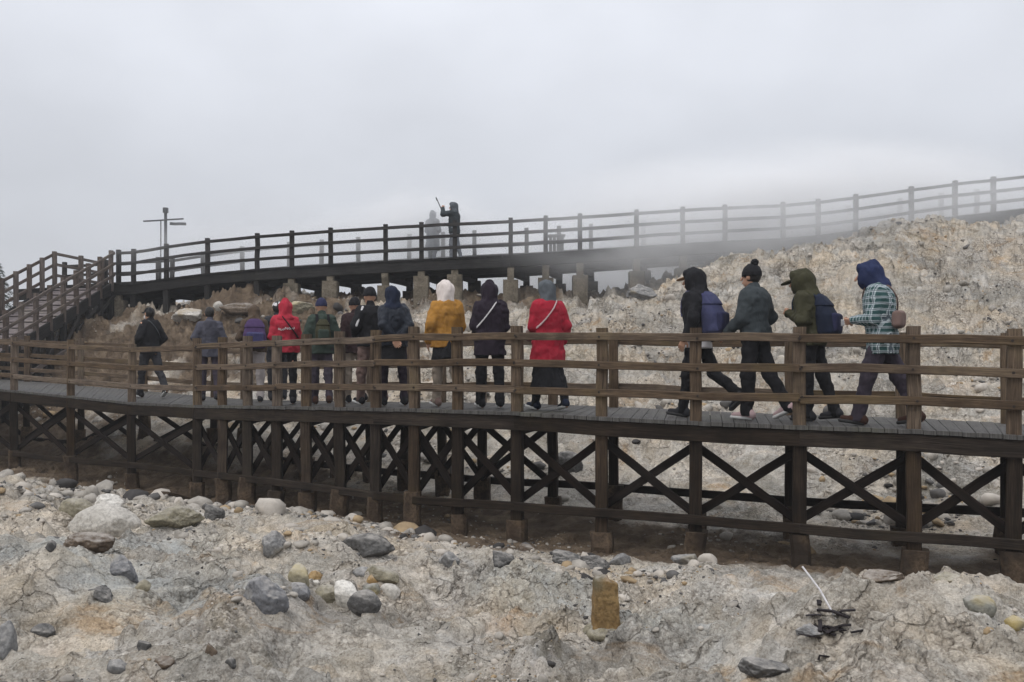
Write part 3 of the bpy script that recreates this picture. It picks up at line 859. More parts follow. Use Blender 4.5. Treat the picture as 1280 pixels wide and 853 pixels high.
# ------------------------------------------------------------------ signed distance modelling
class Grid:
    def __init__(s, lo, hi, h):
        s.lo = np.array(lo, float); s.h = h
        s.n = np.ceil((np.array(hi) - s.lo) / h).astype(int) + 1
        s.f = np.full(tuple(s.n), .5)
        s.ax = [s.lo[k] + h * np.arange(s.n[k]) for k in range(3)]

    def sl(s, lo, hi):
        r = []
        for k in range(3):
            a = int(max(0, math.floor((lo[k] - s.lo[k]) / s.h))); b = int(min(s.n[k], math.ceil((hi[k] - s.lo[k]) / s.h) + 1))
            r.append(slice(a, max(a, b)))
        return tuple(r)

    def pts(s, q): return np.meshgrid(s.ax[0][q[0]], s.ax[1][q[1]], s.ax[2][q[2]], indexing='ij')

    def add(s, prim, k=.0):
        fn, lo, hi = prim
        m = .05 + k
        q = s.sl(np.array(lo) - m, np.array(hi) + m)
        if any(x.stop <= x.start for x in q): return s
        d = fn(*s.pts(q)); g = s.f[q]
        if k > 0:
            hh = np.clip(.5 + .5 * (g - d) / k, 0, 1)
            s.f[q] = g * (1 - hh) + d * hh - k * hh * (1 - hh)
        else: s.f[q] = np.minimum(g, d)
        return s

    def cut(s, prim, k=.01):
        fn, lo, hi = prim
        q = s.sl(np.array(lo) - .05, np.array(hi) + .05)
        d = -fn(*s.pts(q)); g = s.f[q]
        hh = np.clip(.5 - .5 * (g - d) / k, 0, 1)
        s.f[q] = g * (1 - hh) + d * hh + k * hh * (1 - hh)
        return s

    def clip(s, axis, val, above):
        X = s.ax[axis]; d = (X - val) if above else (val - X)
        sh = [1, 1, 1]; sh[axis] = -1
        s.f = np.maximum(s.f, d.reshape(sh)); return s

    def rough(s, amp, sx, sy, sz, seed):
        m = np.abs(s.f) < .06
        i = np.nonzero(m)
        x, y, z = s.ax[0][i[0]], s.ax[1][i[1]], s.ax[2][i[2]]
        nz = vnoise3(x * sx, y * sy, z * sz, seed) + .5 * vnoise3(x * sx * 2.1, y * sy * 2.1, z * sz * 2.1, seed + 3)
        s.f[m] += amp * 2 * nz
        return s

    def mesh(s):
        f = s.f.copy()
        for k in range(3):
            for e in (0, -1):
                ix = [slice(None)] * 3; ix[k] = e; f[tuple(ix)] = .5
        ins = f < 0
        nx, ny, nz = f.shape
        cnt = np.zeros((nx - 1, ny - 1, nz - 1)); acc = np.zeros((nx - 1, ny - 1, nz - 1, 3))
        rng = [slice(0, -1), slice(1, None)]
        for ax in range(3):
            for a in (0, 1):
                for b in (0, 1):
                    o = [k for k in range(3) if k != ax]
                    i0 = [None] * 3; i1 = [None] * 3
                    i0[ax] = rng[0]; i1[ax] = rng[1]
                    i0[o[0]] = i1[o[0]] = rng[a]; i0[o[1]] = i1[o[1]] = rng[b]
                    fa, fb = f[tuple(i0)], f[tuple(i1)]
                    m = (fa < 0) != (fb < 0)
                    t = np.where(m, fa / np.where(m, fa - fb, 1), 0)
                    cnt += m
                    acc[..., ax] += t * m
                    acc[..., o[0]] += a * m; acc[..., o[1]] += b * m
        act = cnt > 0
        ids = -np.ones(act.shape, dtype=np.int64); ids[act] = np.arange(act.sum())
        c = np.stack(np.nonzero(act), -1)
        V = s.lo + s.h * (c + acc[act] / cnt[act][:, None])
        quads = []
        for ax in range(3):
            o1, o2 = (ax + 1) % 3, (ax + 2) % 3
            i0 = [slice(1, -1)] * 3; i1 = [slice(1, -1)] * 3
            i0[ax] = slice(0, -1); i1[ax] = slice(1, None)
            a, b = ins[tuple(i0)], ins[tuple(i1)]
            m = a != b
            e = np.stack(np.nonzero(m), -1)
            e[:, o1] += 1; e[:, o2] += 1
            flip = b[m]
            def cell(d1, d2):
                q = e.copy(); q[:, o1] -= d1; q[:, o2] -= d2
                return ids[q[:, 0], q[:, 1], q[:, 2]]
            Q = np.stack([cell(1, 1), cell(0, 1), cell(0, 0), cell(1, 0)], -1)
            Q[flip] = Q[flip][:, ::-1]
            quads.append(Q)
        return V, np.concatenate(quads)


def cap(a, b, ra, rb):
    a, b = np.array(a, float), np.array(b, float); r = max(ra, rb); ba = b - a; bb = max(ba @ ba, 1e-9)
    def fn(x, y, z):
        t = np.clip(((x - a[0]) * ba[0] + (y - a[1]) * ba[1] + (z - a[2]) * ba[2]) / bb, 0, 1)
        return np.sqrt((x - a[0] - t * ba[0]) ** 2 + (y - a[1] - t * ba[1]) ** 2 + (z - a[2] - t * ba[2]) ** 2) - (ra + (rb - ra) * t)
    return fn, np.minimum(a, b) - r, np.maximum(a, b) + r


def ell(c, r, tilt=0.0):
    """ellipsoid, tilted about x by `tilt` radians (top forward)"""
    c, r = np.array(c, float), np.array(r, float); ct, st = math.cos(tilt), math.sin(tilt); R = max(r)
    def fn(x, y, z):
        x = x - c[0]; y0 = y - c[1]; z0 = z - c[2]
        y = y0 * ct - z0 * st; z = y0 * st + z0 * ct
        k0 = np.sqrt((x / r[0]) ** 2 + (y / r[1]) ** 2 + (z / r[2]) ** 2)
        k1 = np.sqrt((x / r[0] ** 2) ** 2 + (y / r[1] ** 2) ** 2 + (z / r[2] ** 2) ** 2)
        return np.where(k0 < .05, -min(r), k0 * (k0 - 1) / np.maximum(k1, 1e-6))
    return fn, c - R, c + R


def rbox(c, hs, rad, tilt=0.0):
    c, hs = np.array(c, float), np.array(hs, float); ct, st = math.cos(tilt), math.sin(tilt); R = np.linalg.norm(hs)
    def fn(x, y, z):
        x = x - c[0]; y0 = y - c[1]; z0 = z - c[2]
        y = y0 * ct - z0 * st; z = y0 * st + z0 * ct
        qx, qy, qz = np.abs(x) - hs[0] + rad, np.abs(y) - hs[1] + rad, np.abs(z) - hs[2] + rad
        o = np.sqrt(np.maximum(qx, 0) ** 2 + np.maximum(qy, 0) ** 2 + np.maximum(qz, 0) ** 2)
        return o + np.minimum(np.maximum(qx, np.maximum(qy, qz)), 0) - rad
    return fn, c - R, c + R


def loft(st, pw=2.0):
    """st: (z, cx, cy, rx, ry) stations of superellipse sections"""
    st = np.array(sorted(st), float); zs = st[:, 0]
    def fn(x, y, z):
        cx, cy, rx, ry = (np.interp(z, zs, st[:, k]) for k in (1, 2, 3, 4))
        q = (np.abs((x - cx) / rx) ** pw + np.abs((y - cy) / ry) ** pw) ** (1 / pw)
        d = (q - 1) * np.minimum(rx, ry)
        dz = np.maximum(zs[0] - z, z - zs[-1])
        return np.where(dz > 0, np.sqrt(np.maximum(d, 0) ** 2 + dz ** 2), np.maximum(d, dz))
    R = st[:, 3].max(); Q = st[:, 4].max()
    return fn, (st[:, 1].min() - R, st[:, 2].min() - Q, zs[0]), (st[:, 1].max() + R, st[:, 2].max() + Q, zs[-1])


def inter(p1, fn2):
    return (lambda x, y, z: np.maximum(p1[0](x, y, z), fn2(x, y, z))), p1[1], p1[2]


# ------------------------------------------------------------------ people
M['skin'] = plain('skin', (.42, .24, .16), .55, .08, 10, .1, .003)
M['hair'] = plain('black_hair', (.012, .01, .009), .5, .4, 30, .6, .01)
M['white_sole'] = plain('white_rubber', (.62, .62, .6), .6, .08)
M['dark_sole'] = plain('dark_rubber', (.03, .03, .03), .6, .1)


def hand_geometry(wrist, direc, palm_n, side, curl=.5):
    """palm, four unequal bent fingers and a thumb from a fine grid"""
    w = np.array(wrist, float); d = np.array(direc, float); d /= np.linalg.norm(d)
    nrm = np.array(palm_n, float); nrm -= d * (nrm @ d); nrm /= np.linalg.norm(nrm)
    s = np.cross(d, nrm) * side
    g = Grid(w - .2, w + .2, .0048)
    g.add(cap(w - d * .03, w + d * .02, .026, .024))
    for k in range(4):
        x = (k - 1.5) * .019
        g.add(cap(w + d * .015 + s * x * .7, w + d * .085 + s * x, .015, .0125), .012)
    for k, L in enumerate((.066, .076, .072, .056)):
        x = (k - 1.5) * .0205
        p = w + d * .086 + s * x; ang = .0
        for f, r in ((.45, .0098), (.32, .0088), (.23, .0078)):
            ang += curl * (.6 + .15 * k)
            q = p + (d * math.cos(ang) + nrm * math.sin(ang) + s * (k - 1.5) * .03) * L * f
            g.add(cap(p, q, r, r * .93), .003); p = q
    tb = w + d * .025 + s * -.026
    t1 = tb + (d * .6 - s * .65 + nrm * .45) * .042; t2 = t1 + (d * .85 - s * .12 + nrm * .45) * .032
    g.add(cap(tb, t1, .015, .0115), .008); g.add(cap(t1, t2, .011, .009), .004)
    return g.mesh()


def ik(S, T, a, b, hint):
    S, T = np.array(S, float), np.array(T, float)
    v = T - S; L = np.linalg.norm(v); L2 = min(L, (a + b) * .995)
    v /= L; T = S + v * L2
    x = (a * a - b * b + L2 * L2) / (2 * L2); h = math.sqrt(max(a * a - x * x, 0))
    hn = np.array(hint, float); hn -= v * (hn @ v); hn /= np.linalg.norm(hn)
    return S + v * x + hn * h, T


ARMS = {  # hand target relative to the shoulder for the right side (x outward, y forward, z up), elbow hint, palm normal
    'down': ((.07, .03, -.50), (.3, -1, 0), (-1, 0.1, 0)),
    'swing_f': ((.05, .22, -.44), (.3, -1, -.2), (-1, 0, .2)),
    'swing_b': ((.07, -.20, -.46), (.4, -1, .1), (-1, .3, 0)),
    'pocket': ((.02, .13, -.42), (.55, -.9, 0), (-1, 0, 0)),
    'behind': ((-.13, -.17, -.44), (.9, -.5, 0), (0, -1, 0)),
    'front': ((-.08, .24, -.30), (.42, -.6, -.6), (0, -1, .3)),
    'strap': ((-.04, .17, -.18), (.45, -.5, -.9), (-1, -.3, 0)),
    'raised': ((-.02, .30, .16), (.6, -.2, -1), (-.6, 0.2, -.4)),
}


class Person:
    def __init__(s, loc, H, heading, label, lean=.03, lstep=12, rstep=-12, lknee=6, rknee=14, larm='down', rarm='down',
                 slim=1.0, nod=.0, look=0.0, stance=.095):
        s.k = H / 1.7
        s.root = empty('person', loc, math.radians(heading)); s.root.scale = (s.k,) * 3
        tag(s.root, label, 'person', 'walkers on the boardwalks')
        s.lean, s.slim = lean, slim
        # legs
        hz = .90; s.legs = []
        low = 9
        for sg, st, kn in ((-1, lstep, lknee), (1, rstep, rknee)):
            h = np.array([sg * stance, 0, hz]); a = math.radians(st); k = math.radians(st - kn)
            kne = h + np.array([sg * .008, math.sin(a), -math.cos(a)]) * .43
            ank = kne + np.array([0, math.sin(k), -math.cos(k)]) * .41
            foot = max(min(math.radians(st - kn), math.radians(18)), math.radians(-75))
            if st - kn < -25: foot = math.radians((st - kn) * .85)
            elif st > 5: foot = math.radians(6)
            else: foot = math.radians(min(0, (st - kn + 12) * .9))
            fd = np.array([sg * .12, math.cos(foot), math.sin(foot)]); fd /= np.linalg.norm(fd)
            toe = ank + fd * .15 + np.array([0, 0, -.055 * math.cos(foot)])
            heel = ank - fd * .05 + np.array([0, 0, -.06])
            s.legs.append([h, kne, ank, toe, heel, fd])
            low = min(low, toe[2] - .035, heel[2] - .035)
        dz = -low
        for L in s.legs:
            for q in range(5): L[q] = L[q] + np.array([0, 0, dz])
        s.dz = dz + hz - .9
        z = lambda v: v + s.dz
        s.z = z
        # spine
        s.sh = lambda zz: s.lean * max(0, zz - z(.95)) / .5 * .5
        shw = .175 * slim
        s.arms = []
        for sg, nm in ((-1, larm), (1, rarm)):
            S = np.array([sg * shw, s.sh(z(1.40)) - .01, z(1.395)])
            t, hint, pn = ARMS[nm] if isinstance(nm, str) else nm
            T = S + np.array([sg * t[0], t[1], t[2]])
            E, T = ik(S, T, .29, .25, (sg * hint[0], hint[1], hint[2]))
            s.arms.append([S, E, T, np.array([sg * pn[0], pn[1], pn[2]]), sg, nm])
        s.hc = np.array([0, s.sh(z(1.58)) + .025 + nod * .06, z(1.585) - nod * .03]); s.nod = nod; s.look = look

    def c(s, zz): return s.sh(s.z(zz))

    def torso(s, infl=.0, hem=.86, flare=.0, top=1.455, rx=1.0):
        z, w = s.z, s.slim
        st = [(z(.86), 0, 0, .170 * w, .112), (z(.95), 0, 0, .165 * w, .112), (z(1.07), 0, s.c(1.07), .148 * w, .102), (z(1.22), 0, s.c(1.22), .168 * w, .118),
              (z(1.34), 0, s.c(1.34) - .008, .178 * w, .112), (z(1.41), 0, s.c(1.41) - .012, .145 * w, .085), (z(top), 0, s.c(top) - .012, .075, .068)]
        st = [(a, b, c_, rx * (d + infl), e + infl) for a, b, c_, d, e in st]
        if hem < .86:
            a = st[0]
            st = [(z(hem), 0, 0, a[3] + flare, a[4] + flare * .9)] + st
        elif hem > .86:
            st = [q for q in st if q[0] > z(hem)]
            st = [(z(hem), 0, s.c(hem), st[0][3] + flare, st[0][4] + flare)] + st
        return loft(st)

    def lo(s): return np.array([-.62, -.75, -.03])
    def hi(s): return np.array([.62, .75, s.z(1.80)])

    def put(s, name, V, Fq, mat, parent=None):
        me = np_mesh(name, V, Fq, mat, True)
        o = mobj(name, me, parent or s.root)
        return o

    def body(s, face=True):
        g = Grid(s.lo(), s.hi(), .0135)
        g.add(s.torso(-.016))
        for L in s.legs:
            g.add(cap(L[0], L[1], .08, .055), .04); g.add(cap(L[1], L[2], .053, .038), .015)
            g.add(cap(L[4], L[3], .036, .03), .02)
        for S, E, T, pn, sg, nm in s.arms:
            g.add(cap(S, E, .044, .040), .025); g.add(cap(E, T, .040, .029), .012)
        z = s.z; h = s.hc
        g.add(cap((0, s.c(1.42) - .01, z(1.41)), h + np.array([0, -.02, -.07]), .055, .052), .03)
        g.add(ell(h + np.array([0, -.012, .02]), (.077, .097, .105)), .02)
        g.add(ell(h + np.array([0, .03, -.055]), (.056, .062, .07)), .03)
        if face:
            g.add(cap(h + np.array([0, .096, .02]), h + np.array([0, .122, -.025]), .012, .017), .012)
            g.add(cap(h + np.array([-.022, .09, -.062]), h + np.array([.022, .09, -.062]), .012, .012), .008)
            for sg in (-1, 1):
                g.cut(ell(h + np.array([sg * .032, .1, .015]), (.018, .014, .011)), .012)
                g.add(ell(h + np.array([sg * .08, -.01, -.005]), (.014, .024, .034)), .006)
        V, Fq = g.mesh()
        for S, E, T, pn, sg, nm in s.arms:
            if nm == 'pocket': continue
            d = T - E
            cv = {'behind': .35, 'front': .7, 'strap': .9, 'raised': .9}.get(nm, .3) if isinstance(nm, str) else .5
            v, f = hand_geometry(T, d, pn, sg, cv)
            Fq = np.concatenate([Fq, f + len(V)]); V = np.concatenate([V, v])
        if face:   # eyes
            for sg in (-1, 1):
                e = Grid(h + np.array([sg * .032 - .03, .05, -.015]), h + np.array([sg * .032 + .03, .12, .045]), .004)
                e.add(ell(h + np.array([sg * .032, .079, .015]), (.012, .012, .012)))
                v, f = e.mesh()
                Fq = np.concatenate([Fq, f + len(V)]); V = np.concatenate([V, v])
        return s.put('body', V, Fq, M['skin'])

    def jacket(s, mat, infl=.03, hem=.80, flare=.01, sleeve=.07, cuff=.93, name='jacket', seed=1, hood_down=False, wr=.014):
        g = Grid(s.lo(), s.hi(), .0135)
        g.add(s.torso(infl, hem, flare))
        for S, E, T, pn, sg, nm in s.arms:
            e2 = E + (T - E) * cuff
            g.add(cap(S + np.array([-sg * .03, 0, -.015]), E, sleeve + .012, sleeve * .92), .05)
            g.add(cap(E, e2, sleeve * .92, sleeve * .72), .02)
        g.add(cap((0, s.c(1.44) - .02, s.z(1.43)), (0, s.c(1.44) - .012, s.z(1.475)), .082, .07), .02)
        if hood_down:
            g.add(ell((0, s.c(1.42) - .10, s.z(1.40)), (.12, .065, .085), -.2), .03)
        g.rough(wr, 9, 9, 6, seed)
        g.rough(wr * .6, 19, 19, 22, seed + 7)
        g.clip(2, s.z(hem), False) if hem > .0 else None
        V, Fq = g.mesh()
        return s.put(name, V, Fq, mat)

    def trousers(s, mat, r=1.0, seed=5, length=1.0, top=.97, name='trousers'):
        g = Grid(s.lo(), np.array([.5, .75, s.z(top + .05)]), .0135)
        g.add(loft([(s.z(.84), 0, 0, .17 * s.slim * (.6 + .4 * r), .122), (s.z(top), 0, 0, .168 * s.slim, .12)]))
        for L in s.legs:
            e = L[1] + (L[2] - L[1]) * length + ((L[2] - L[1]) / .41 * .045 if length == 1 else 0)
            g.add(cap(L[0] + np.array([0, 0, -.02]), L[1], .098 * (.5 + .5 * r), .072 * r), .045)
            g.add(cap(L[1], e, .072 * r, .058 * r), .02)
        g.rough(.015, 9, 9, 8, seed); g.rough(.008, 20, 20, 26, seed + 3)
        g.clip(2, .045, False)
        V, Fq = g.mesh()
        return s.put(name, V, Fq, mat)

    def skirt(s, mat, hem=.30, flare=.10, seed=8, mid=0.0):
        g = Grid(s.lo(), np.array([.5, .75, s.z(1.05)]), .0135)
        a, b = s.legs[0][2], s.legs[1][2]
        m = (a + b) / 2
        g.add(loft([(s.z(hem), m[0], m[1] * .6, .19 + flare, .17 + flare), (s.z(.6), 0, m[1] * .25, .20 + flare * .4 - mid, .16 + flare * .5 - mid), (s.z(.98), 0, 0, .165, .12)]))
        g.rough(.022, 11, 11, 2.0, seed); g.rough(.006, 24, 24, 12, seed + 3)
        V, Fq = g.mesh()
        return s.put('skirt', V, Fq, mat)

    def shoes(s, mat, sole):
        for L in s.legs:
            toe, heel, fd, ank = L[3], L[4], L[5], L[2]
            lo = np.minimum(toe, heel) - .12; hi = np.maximum(np.maximum(toe, heel), ank) + .12
            g = Grid(lo, hi, .009)
            up = np.cross(np.cross(fd, [0, 0, 1.]), fd); up /= np.linalg.norm(up)
            g.add(cap(heel + up * .022, toe + up * .010 + fd * .005, .040, .034))
            g.add(cap(heel + up * .02, ank + up * .03, .045, .048), .03)
            g.add(cap(heel + up * .03 + fd * .1, ank + up * .0 + fd * .02, .036, .04), .03)
            V, Fq = g.mesh()
            o = s.put('shoe', V, Fq, mat)
            g = Grid(lo, hi, .009)
            for t in np.linspace(0, 1, 15):
                q = heel + (toe + fd * .03 - heel) * t
                w = .028 + .012 * math.sin(t * 3) + .004
                sx = np.cross(fd, up)
                g.add(cap(q - sx * w * .5 - up * .012, q + sx * w * .5 - up * .012, .022, .022), .004)
            V, Fq = g.mesh()
            s.put('sole', V, Fq, sole, o)

    def headgrid(s): return Grid(s.hc - np.array([.3, .34, .36]), s.hc + np.array([.3, .3, .3]), .010)

    def hood(s, mat, name='hood', pointed=.0, big=1.0, drape=True, seed=11, open_f=True):
        h = s.hc; g = s.headgrid()
        g.add(ell(h + np.array([0, -.022, .022]), (.106 * big, .126 * big, .134 * big), -.12))
        g.add(cap(h + np.array([0, -.085, .055]), h + np.array([0, -.105, -.045]), .055 * big, .062 * big), .05)
        g.add(cap(h + np.array([-.05, .055, .10]), h + np.array([.05, .055, .10]), .04, .04), .05)
        if pointed: g.add(cap(h + np.array([0, -.03, .06]), h + np.array([0, -.05, .13 + pointed * .5]), .09, .035), .05)
        g.add(cap(h + np.array([0, -.03, -.03]), (0, s.c(1.44) - .02, s.z(1.44)), .098 * big, .115), .04)
        if drape: g.add(ell((0, s.c(1.4) - .03, s.z(1.405)), (.17 * s.slim, .125, .07)), .04)
        g.rough(.013, 13, 13, 8, seed); g.rough(.006, 30, 30, 14, seed + 2)
        if open_f: g.cut(ell(h + np.array([0, .13, -.01]), (.072, .115, .098)), .015)
        V, Fq = g.mesh()
        return s.put(name, V, Fq, mat)

    def beanie(s, mat, pom=None):
        h = s.hc; g = s.headgrid()
        g.add(ell(h + np.array([0, -.014, .045]), (.092, .11, .115)))
        g.clip(2, h[2] + .015, False)
        g.add(loft([(h[2] + .01, 0, h[1] - .014, .098, .116), (h[2] + .065, 0, h[1] - .014, .097, .115)]), .008)
        g.rough(.004, 40, 40, 8, 3)
        V, Fq = g.mesh(); s.put('beanie', V, Fq, mat)
        if pom:
            g = s.headgrid(); g.add(ell(h + np.array([0, -.05, .165]), (.045, .045, .04))); g.rough(.012, 50, 50, 50, 4)
            V, Fq = g.mesh(); s.put('pompom', V, Fq, pom)

    def cap_hat(s, mat, hair=True):
        h = s.hc; g = s.headgrid()
        g.add(ell(h + np.array([0, -.012, .04]), (.09, .108, .095))); g.clip(2, h[2] + .03, False)
        g.add(inter(ell(h + np.array([0, .12, .035]), (.075, .09, .014), .12), lambda x, y, z: -(y - h[1] - .05)), .006)
        V, Fq = g.mesh(); s.put('cap', V, Fq, mat)
        if hair: s.hair(short=True)

    def hair(s, short=True, mat=None):
        h = s.hc; g = s.headgrid()
        g.add(ell(h + np.array([0, -.02, .025]), (.086, .104, .112)))
        if not short: g.add(cap(h + np.array([0, -.06, 0]), h + np.array([0, -.07, -.16]), .075, .05), .03)
        g.cut(ell(h + np.array([0, .11, -.03]), (.075, .085, .09)), .01)
        g.cut(ell(h + np.array([0, .05, -.13]), (.12, .13, .08)), .01)
        g.rough(.006, 40, 40, 20, 6)
        V, Fq = g.mesh(); s.put('hair', V, Fq, mat or M['hair'])

    # things carried: top-level objects in world space
    def carried(s, name, label, cat):
        r = empty(name, s.root.location, s.root.rotation_euler.z); r.scale = s.root.scale
        return tag(r, label, cat)

    def band(s, root, mat, nvec, through, infl=.045, half=.017, name='strap', cond=None):
        """a strap lying on the clothes: shell of the torso cut by a slab"""
        nv = np.array(nvec, float); nv /= np.linalg.norm(nv); th = np.array(through, float)
        t = s.torso(infl, .80, .01); fn = t[0]
        g = Grid(np.array([-.3, -.3, s.z(.80)]), np.array([.3, .32, s.z(1.54)]), .0095)
        def f(x, y, z):
            d = np.maximum(np.abs(fn(x, y, z)) - .008, np.abs((x - th[0]) * nv[0] + (y - th[1]) * nv[1] + (z - th[2]) * nv[2]) - half)
            return d if cond is None else np.maximum(d, cond(x, y, z))
        g.add((f, g.lo, g.lo + g.h * (g.n - 1)))
        V, Fq = g.mesh()
        if len(V) == 0: return None
        return s.put(name, V, Fq, mat, root)

    def backpack(s, label, mat, mat2, strap, infl=.045, tag_mat=None, size=(.155, .095, .235)):
        r = s.carried('backpack', label, 'backpack'); size = (size[0], size[1] + .02, size[2])
        yb = s.c(1.2) - .118 - infl - size[1] + .075
        cz = s.z(1.185)
        g = Grid(np.array([-.3, yb - .25, cz - .4]), np.array([.3, .1, cz + .4]), .0115)
        lc = [(cz - size[2], 0, yb + .012, size[0] * .82, size[1] * .72), (cz - size[2] * .8, 0, yb, size[0], size[1]), (cz, 0, yb + .005, size[0] * .98, size[1] * .98),
              (cz + size[2] * .55, 0, yb + .03, size[0] * .80, size[1] * .74), (cz + size[2] * .9, 0, yb + .055, size[0] * .58, size[1] * .48), (cz + size[2] * 1.04, 0, yb + .07, size[0] * .3, size[1] * .25)]
        lc = [(a_, b_, c_ + s.c(1.2 + (a_ - cz)) - s.c(1.2), d_, e_) for a_, b_, c_, d_, e_ in lc]
        g.add(loft(lc, 3.0))
        g.rough(.007, 9, 9, 7, 21)
        V, Fq = g.mesh(); pk = s.put('pack', V, Fq, mat, r)
        g = Grid(np.array([-.3, yb - .25, cz - .4]), np.array([.3, .1, cz + .3]), .0115)
        g.add(rbox((0, yb - size[1] * .93, cz - size[2] * .36), (size[0] * .74, .042, size[2] * .45), .035)); g.rough(.005, 12, 12, 9, 25)
        V, Fq = g.mesh(); s.put('front_pocket', V, Fq, mat2, r)
        g = Grid(np.array([-.3, yb - .25, cz - .1]), np.array([.3, .1, cz + .4]), .0105)
        zl = cz + size[2] * .42; g.add(inter(loft([(a_, b_, c_, d_ * 1.06 + .004, e_ * 1.06 + .006) for a_, b_, c_, d_, e_ in lc], 3.0), lambda x, y, z: zl - z))
        V, Fq = g.mesh(); s.put('lid', V, Fq, mat, r)
        if tag_mat:
            g = Grid(np.array([-.3, yb - .3, cz - .3]), np.array([.3, .1, cz + .2]), .008)
            g.add(rbox((.05, yb - size[1] * .93 - .044, cz - size[2] * .36), (.05, .008, .04), .006))
            V, Fq = g.mesh(); s.put('patch', V, Fq, tag_mat, r)
        for sg in (-1, 1):
            s.band(r, strap, (1, 0, 0), (sg * .095, 0, 0), infl + .012, .024, 'strap', lambda x, y, z: s.z(1.16) - z)
        return r

    def crossbody(s, label, mat, bag, right_low=True, infl=.042, show_bag='front', half=.014):
        r = s.carried('crossbody_bag', label, 'bag')
        sg = 1 if right_low else -1
        nv = (sg * .80, 0, .60)
        s.band(r, mat, nv, (-sg * .07, 0, s.z(1.455)), infl, half)
        y = s.c(1.0) + .2 if show_bag == 'front' else s.c(1.0) - .19
        g = Grid(np.array([-.35, -.4, s.z(.78)]), np.array([.35, .4, s.z(1.25)]), .010)
        g.add(rbox((sg * .1, y, s.z(.99)), (.12, .045, .085), .035) if show_bag == 'front' else rbox((-.13, s.c(1.1) - .20, s.z(1.10)), (.13, .05, .09), .04)); g.rough(.008, 12, 12, 10, 31)
        V, Fq = g.mesh(); s.put('pouch', V, Fq, bag, r)
        return r


def on_deck(px, t, A=front, B=back):
    """point on the front boardwalk in photo column px, a share t of the way across"""
    best = None
    for i in range(len(A) - 1):
        for u in np.linspace(0, 1, 41):
            p = A[i] + (A[i + 1] - A[i]) * u; q = B[i] + (B[i + 1] - B[i]) * u
            w = p + (q - p) * t
            x = 640 + w[0] / w[1] * F
            if best is None or abs(x - px) < best[0]: best = (abs(x - px), w)
    return best[1] + np.array([0, 0, .004])


C = {k: cloth('cloth_' + k, v) for k, v in dict(
    black=(.012, .012, .014), charcoal=(.03, .03, .034), navy=(.012, .017, .034), grey=(.066, .066, .084), olive=(.04, .038, .02), brown=(.075, .052, .035),
    khaki=(.30, .25, .20), stone=(.33, .30, .29), red=(.37, .026, .045), coat_red=(.31, .016, .032), green=(.035, .05, .04), mustard=(.35, .172, .036), cream=(.66, .59, .55),
    plum=(.020, .014, .022), purple=(.06, .035, .095), violet=(.055, .055, .13), steel=(.04, .048, .052), mauve=(.055, .045, .06), royal=(.026, .028, .065), hood_blue=(.018, .026, .07),
    taupe=(.17, .115, .10), slate=(.085, .095, .105), maroon=(.03, .017, .018), fog=(.19, .2, .22), tan=(.28, .17, .09), white=(.62, .6, .6), leather=(.06, .03, .022), bluepack=(.046, .05, .105), pink=(.5, .36, .36)).items()}
C['plaid'] = plaid('plaid_cloth')
C['nylon'] = cloth('navy_nylon', (.010, .014, .023), .55, fold=1.5, spec=.25)


def stand(px, t, H, heading, label, **kw):
    return Person(on_deck(px, t), H, heading, label, **kw)


# 1 black jacket, far left, mid stride
p = stand(187, .42, 1.74, 50, 'person in black jacket and white mask stepping out alone, leftmost walker', lstep=16, rstep=-20, lknee=4, rknee=16, larm='pocket', rarm='pocket', slim=.88)
p.body(); p.jacket(C['black'], .035, .82); p.trousers(C['charcoal'], 1.0); p.shoes(C['black'], M['white_sole']); p.cap_hat(C['black'])
g = p.headgrid(); g.add(ell(p.hc + np.array([0, .075, -.055]), (.062, .06, .052))); V, Fq = g.mesh(); p.put('face_mask', V, Fq, C['white'])
p.crossbody('thin pale strap bag across the black jacket of leftmost walker', C['slate'], C['black'], True, half=.008)
# 2 grey hoodie, bare head
p = stand(262, .45, 1.68, 22, 'person in grey hoodie with hood down and short black hair', lstep=7, rstep=-7, lknee=4, rknee=6, stance=.12, larm='pocket', rarm='down')
p.body(); p.jacket(C['grey'], .035, .78, hood_down=True, seed=3); p.trousers(C['mauve'], 1.0); p.shoes(C['charcoal'], M['white_sole']); p.hair()
# 3 olive jacket, purple pack
p = stand(318, .5, 1.68, 18, 'person in olive jacket and light trousers under a purple backpack', lstep=6, rstep=-4, lknee=4, rknee=4, larm='strap', rarm='strap', nod=.9)
p.body(); p.jacket(C['brown'], .035, .86, seed=4); p.trousers(C['stone'], 1.05); p.shoes(C['charcoal'], M['dark_sole']); p.hood(C['brown'], 'headscarf', 0, .95)
p.backpack('purple and dark blue backpack with pale side bottle, beside red hoodie', C['purple'], C['violet'], C['black'], size=(.2, .10, .26))
# 4 red hoodie
p = stand(357, .28, 1.64, 18, 'person in bright red hoodie with hood up and white lettering', lstep=5, rstep=-6, lknee=3, rknee=5, larm='front', rarm='front', stance=.11)
p.body(); p.jacket(C['red'], .045, .84, .005, .078, seed=6); p.trousers(C['black'], .95); p.shoes(C['charcoal'], M['white_sole']); p.hood(C['red'], 'hood', .03, 1.0)
bm = newbm()
def back_y(pp, x, zz, infl):
    st = pp.torso(infl, .80, .01)[0]
    ys = np.linspace(-.35, 0, 200)
    v = st(np.full(200, x), ys, np.full(200, zz))
    return ys[np.argmax(v < 0)]
for a in range(8):                                    # a line of rounded script letters, too small to read
    x0 = -.125 + a * .034
    pts = []
    for q in range(9):
        ang = q / 8 * 5.6 + a * 1.3
        x = x0 + .013 * math.cos(ang) + q * .002; zz = p.z(1.235) + .014 * math.sin(ang) + (.012 if a in (0, 3) else 0) + x * .12
        pts.append((x, back_y(p, x, zz, .045) - .010, zz))
    sweep(bm, pts, .009, .009, .002)
done(bm, 'lettering', C['white'], p.root)
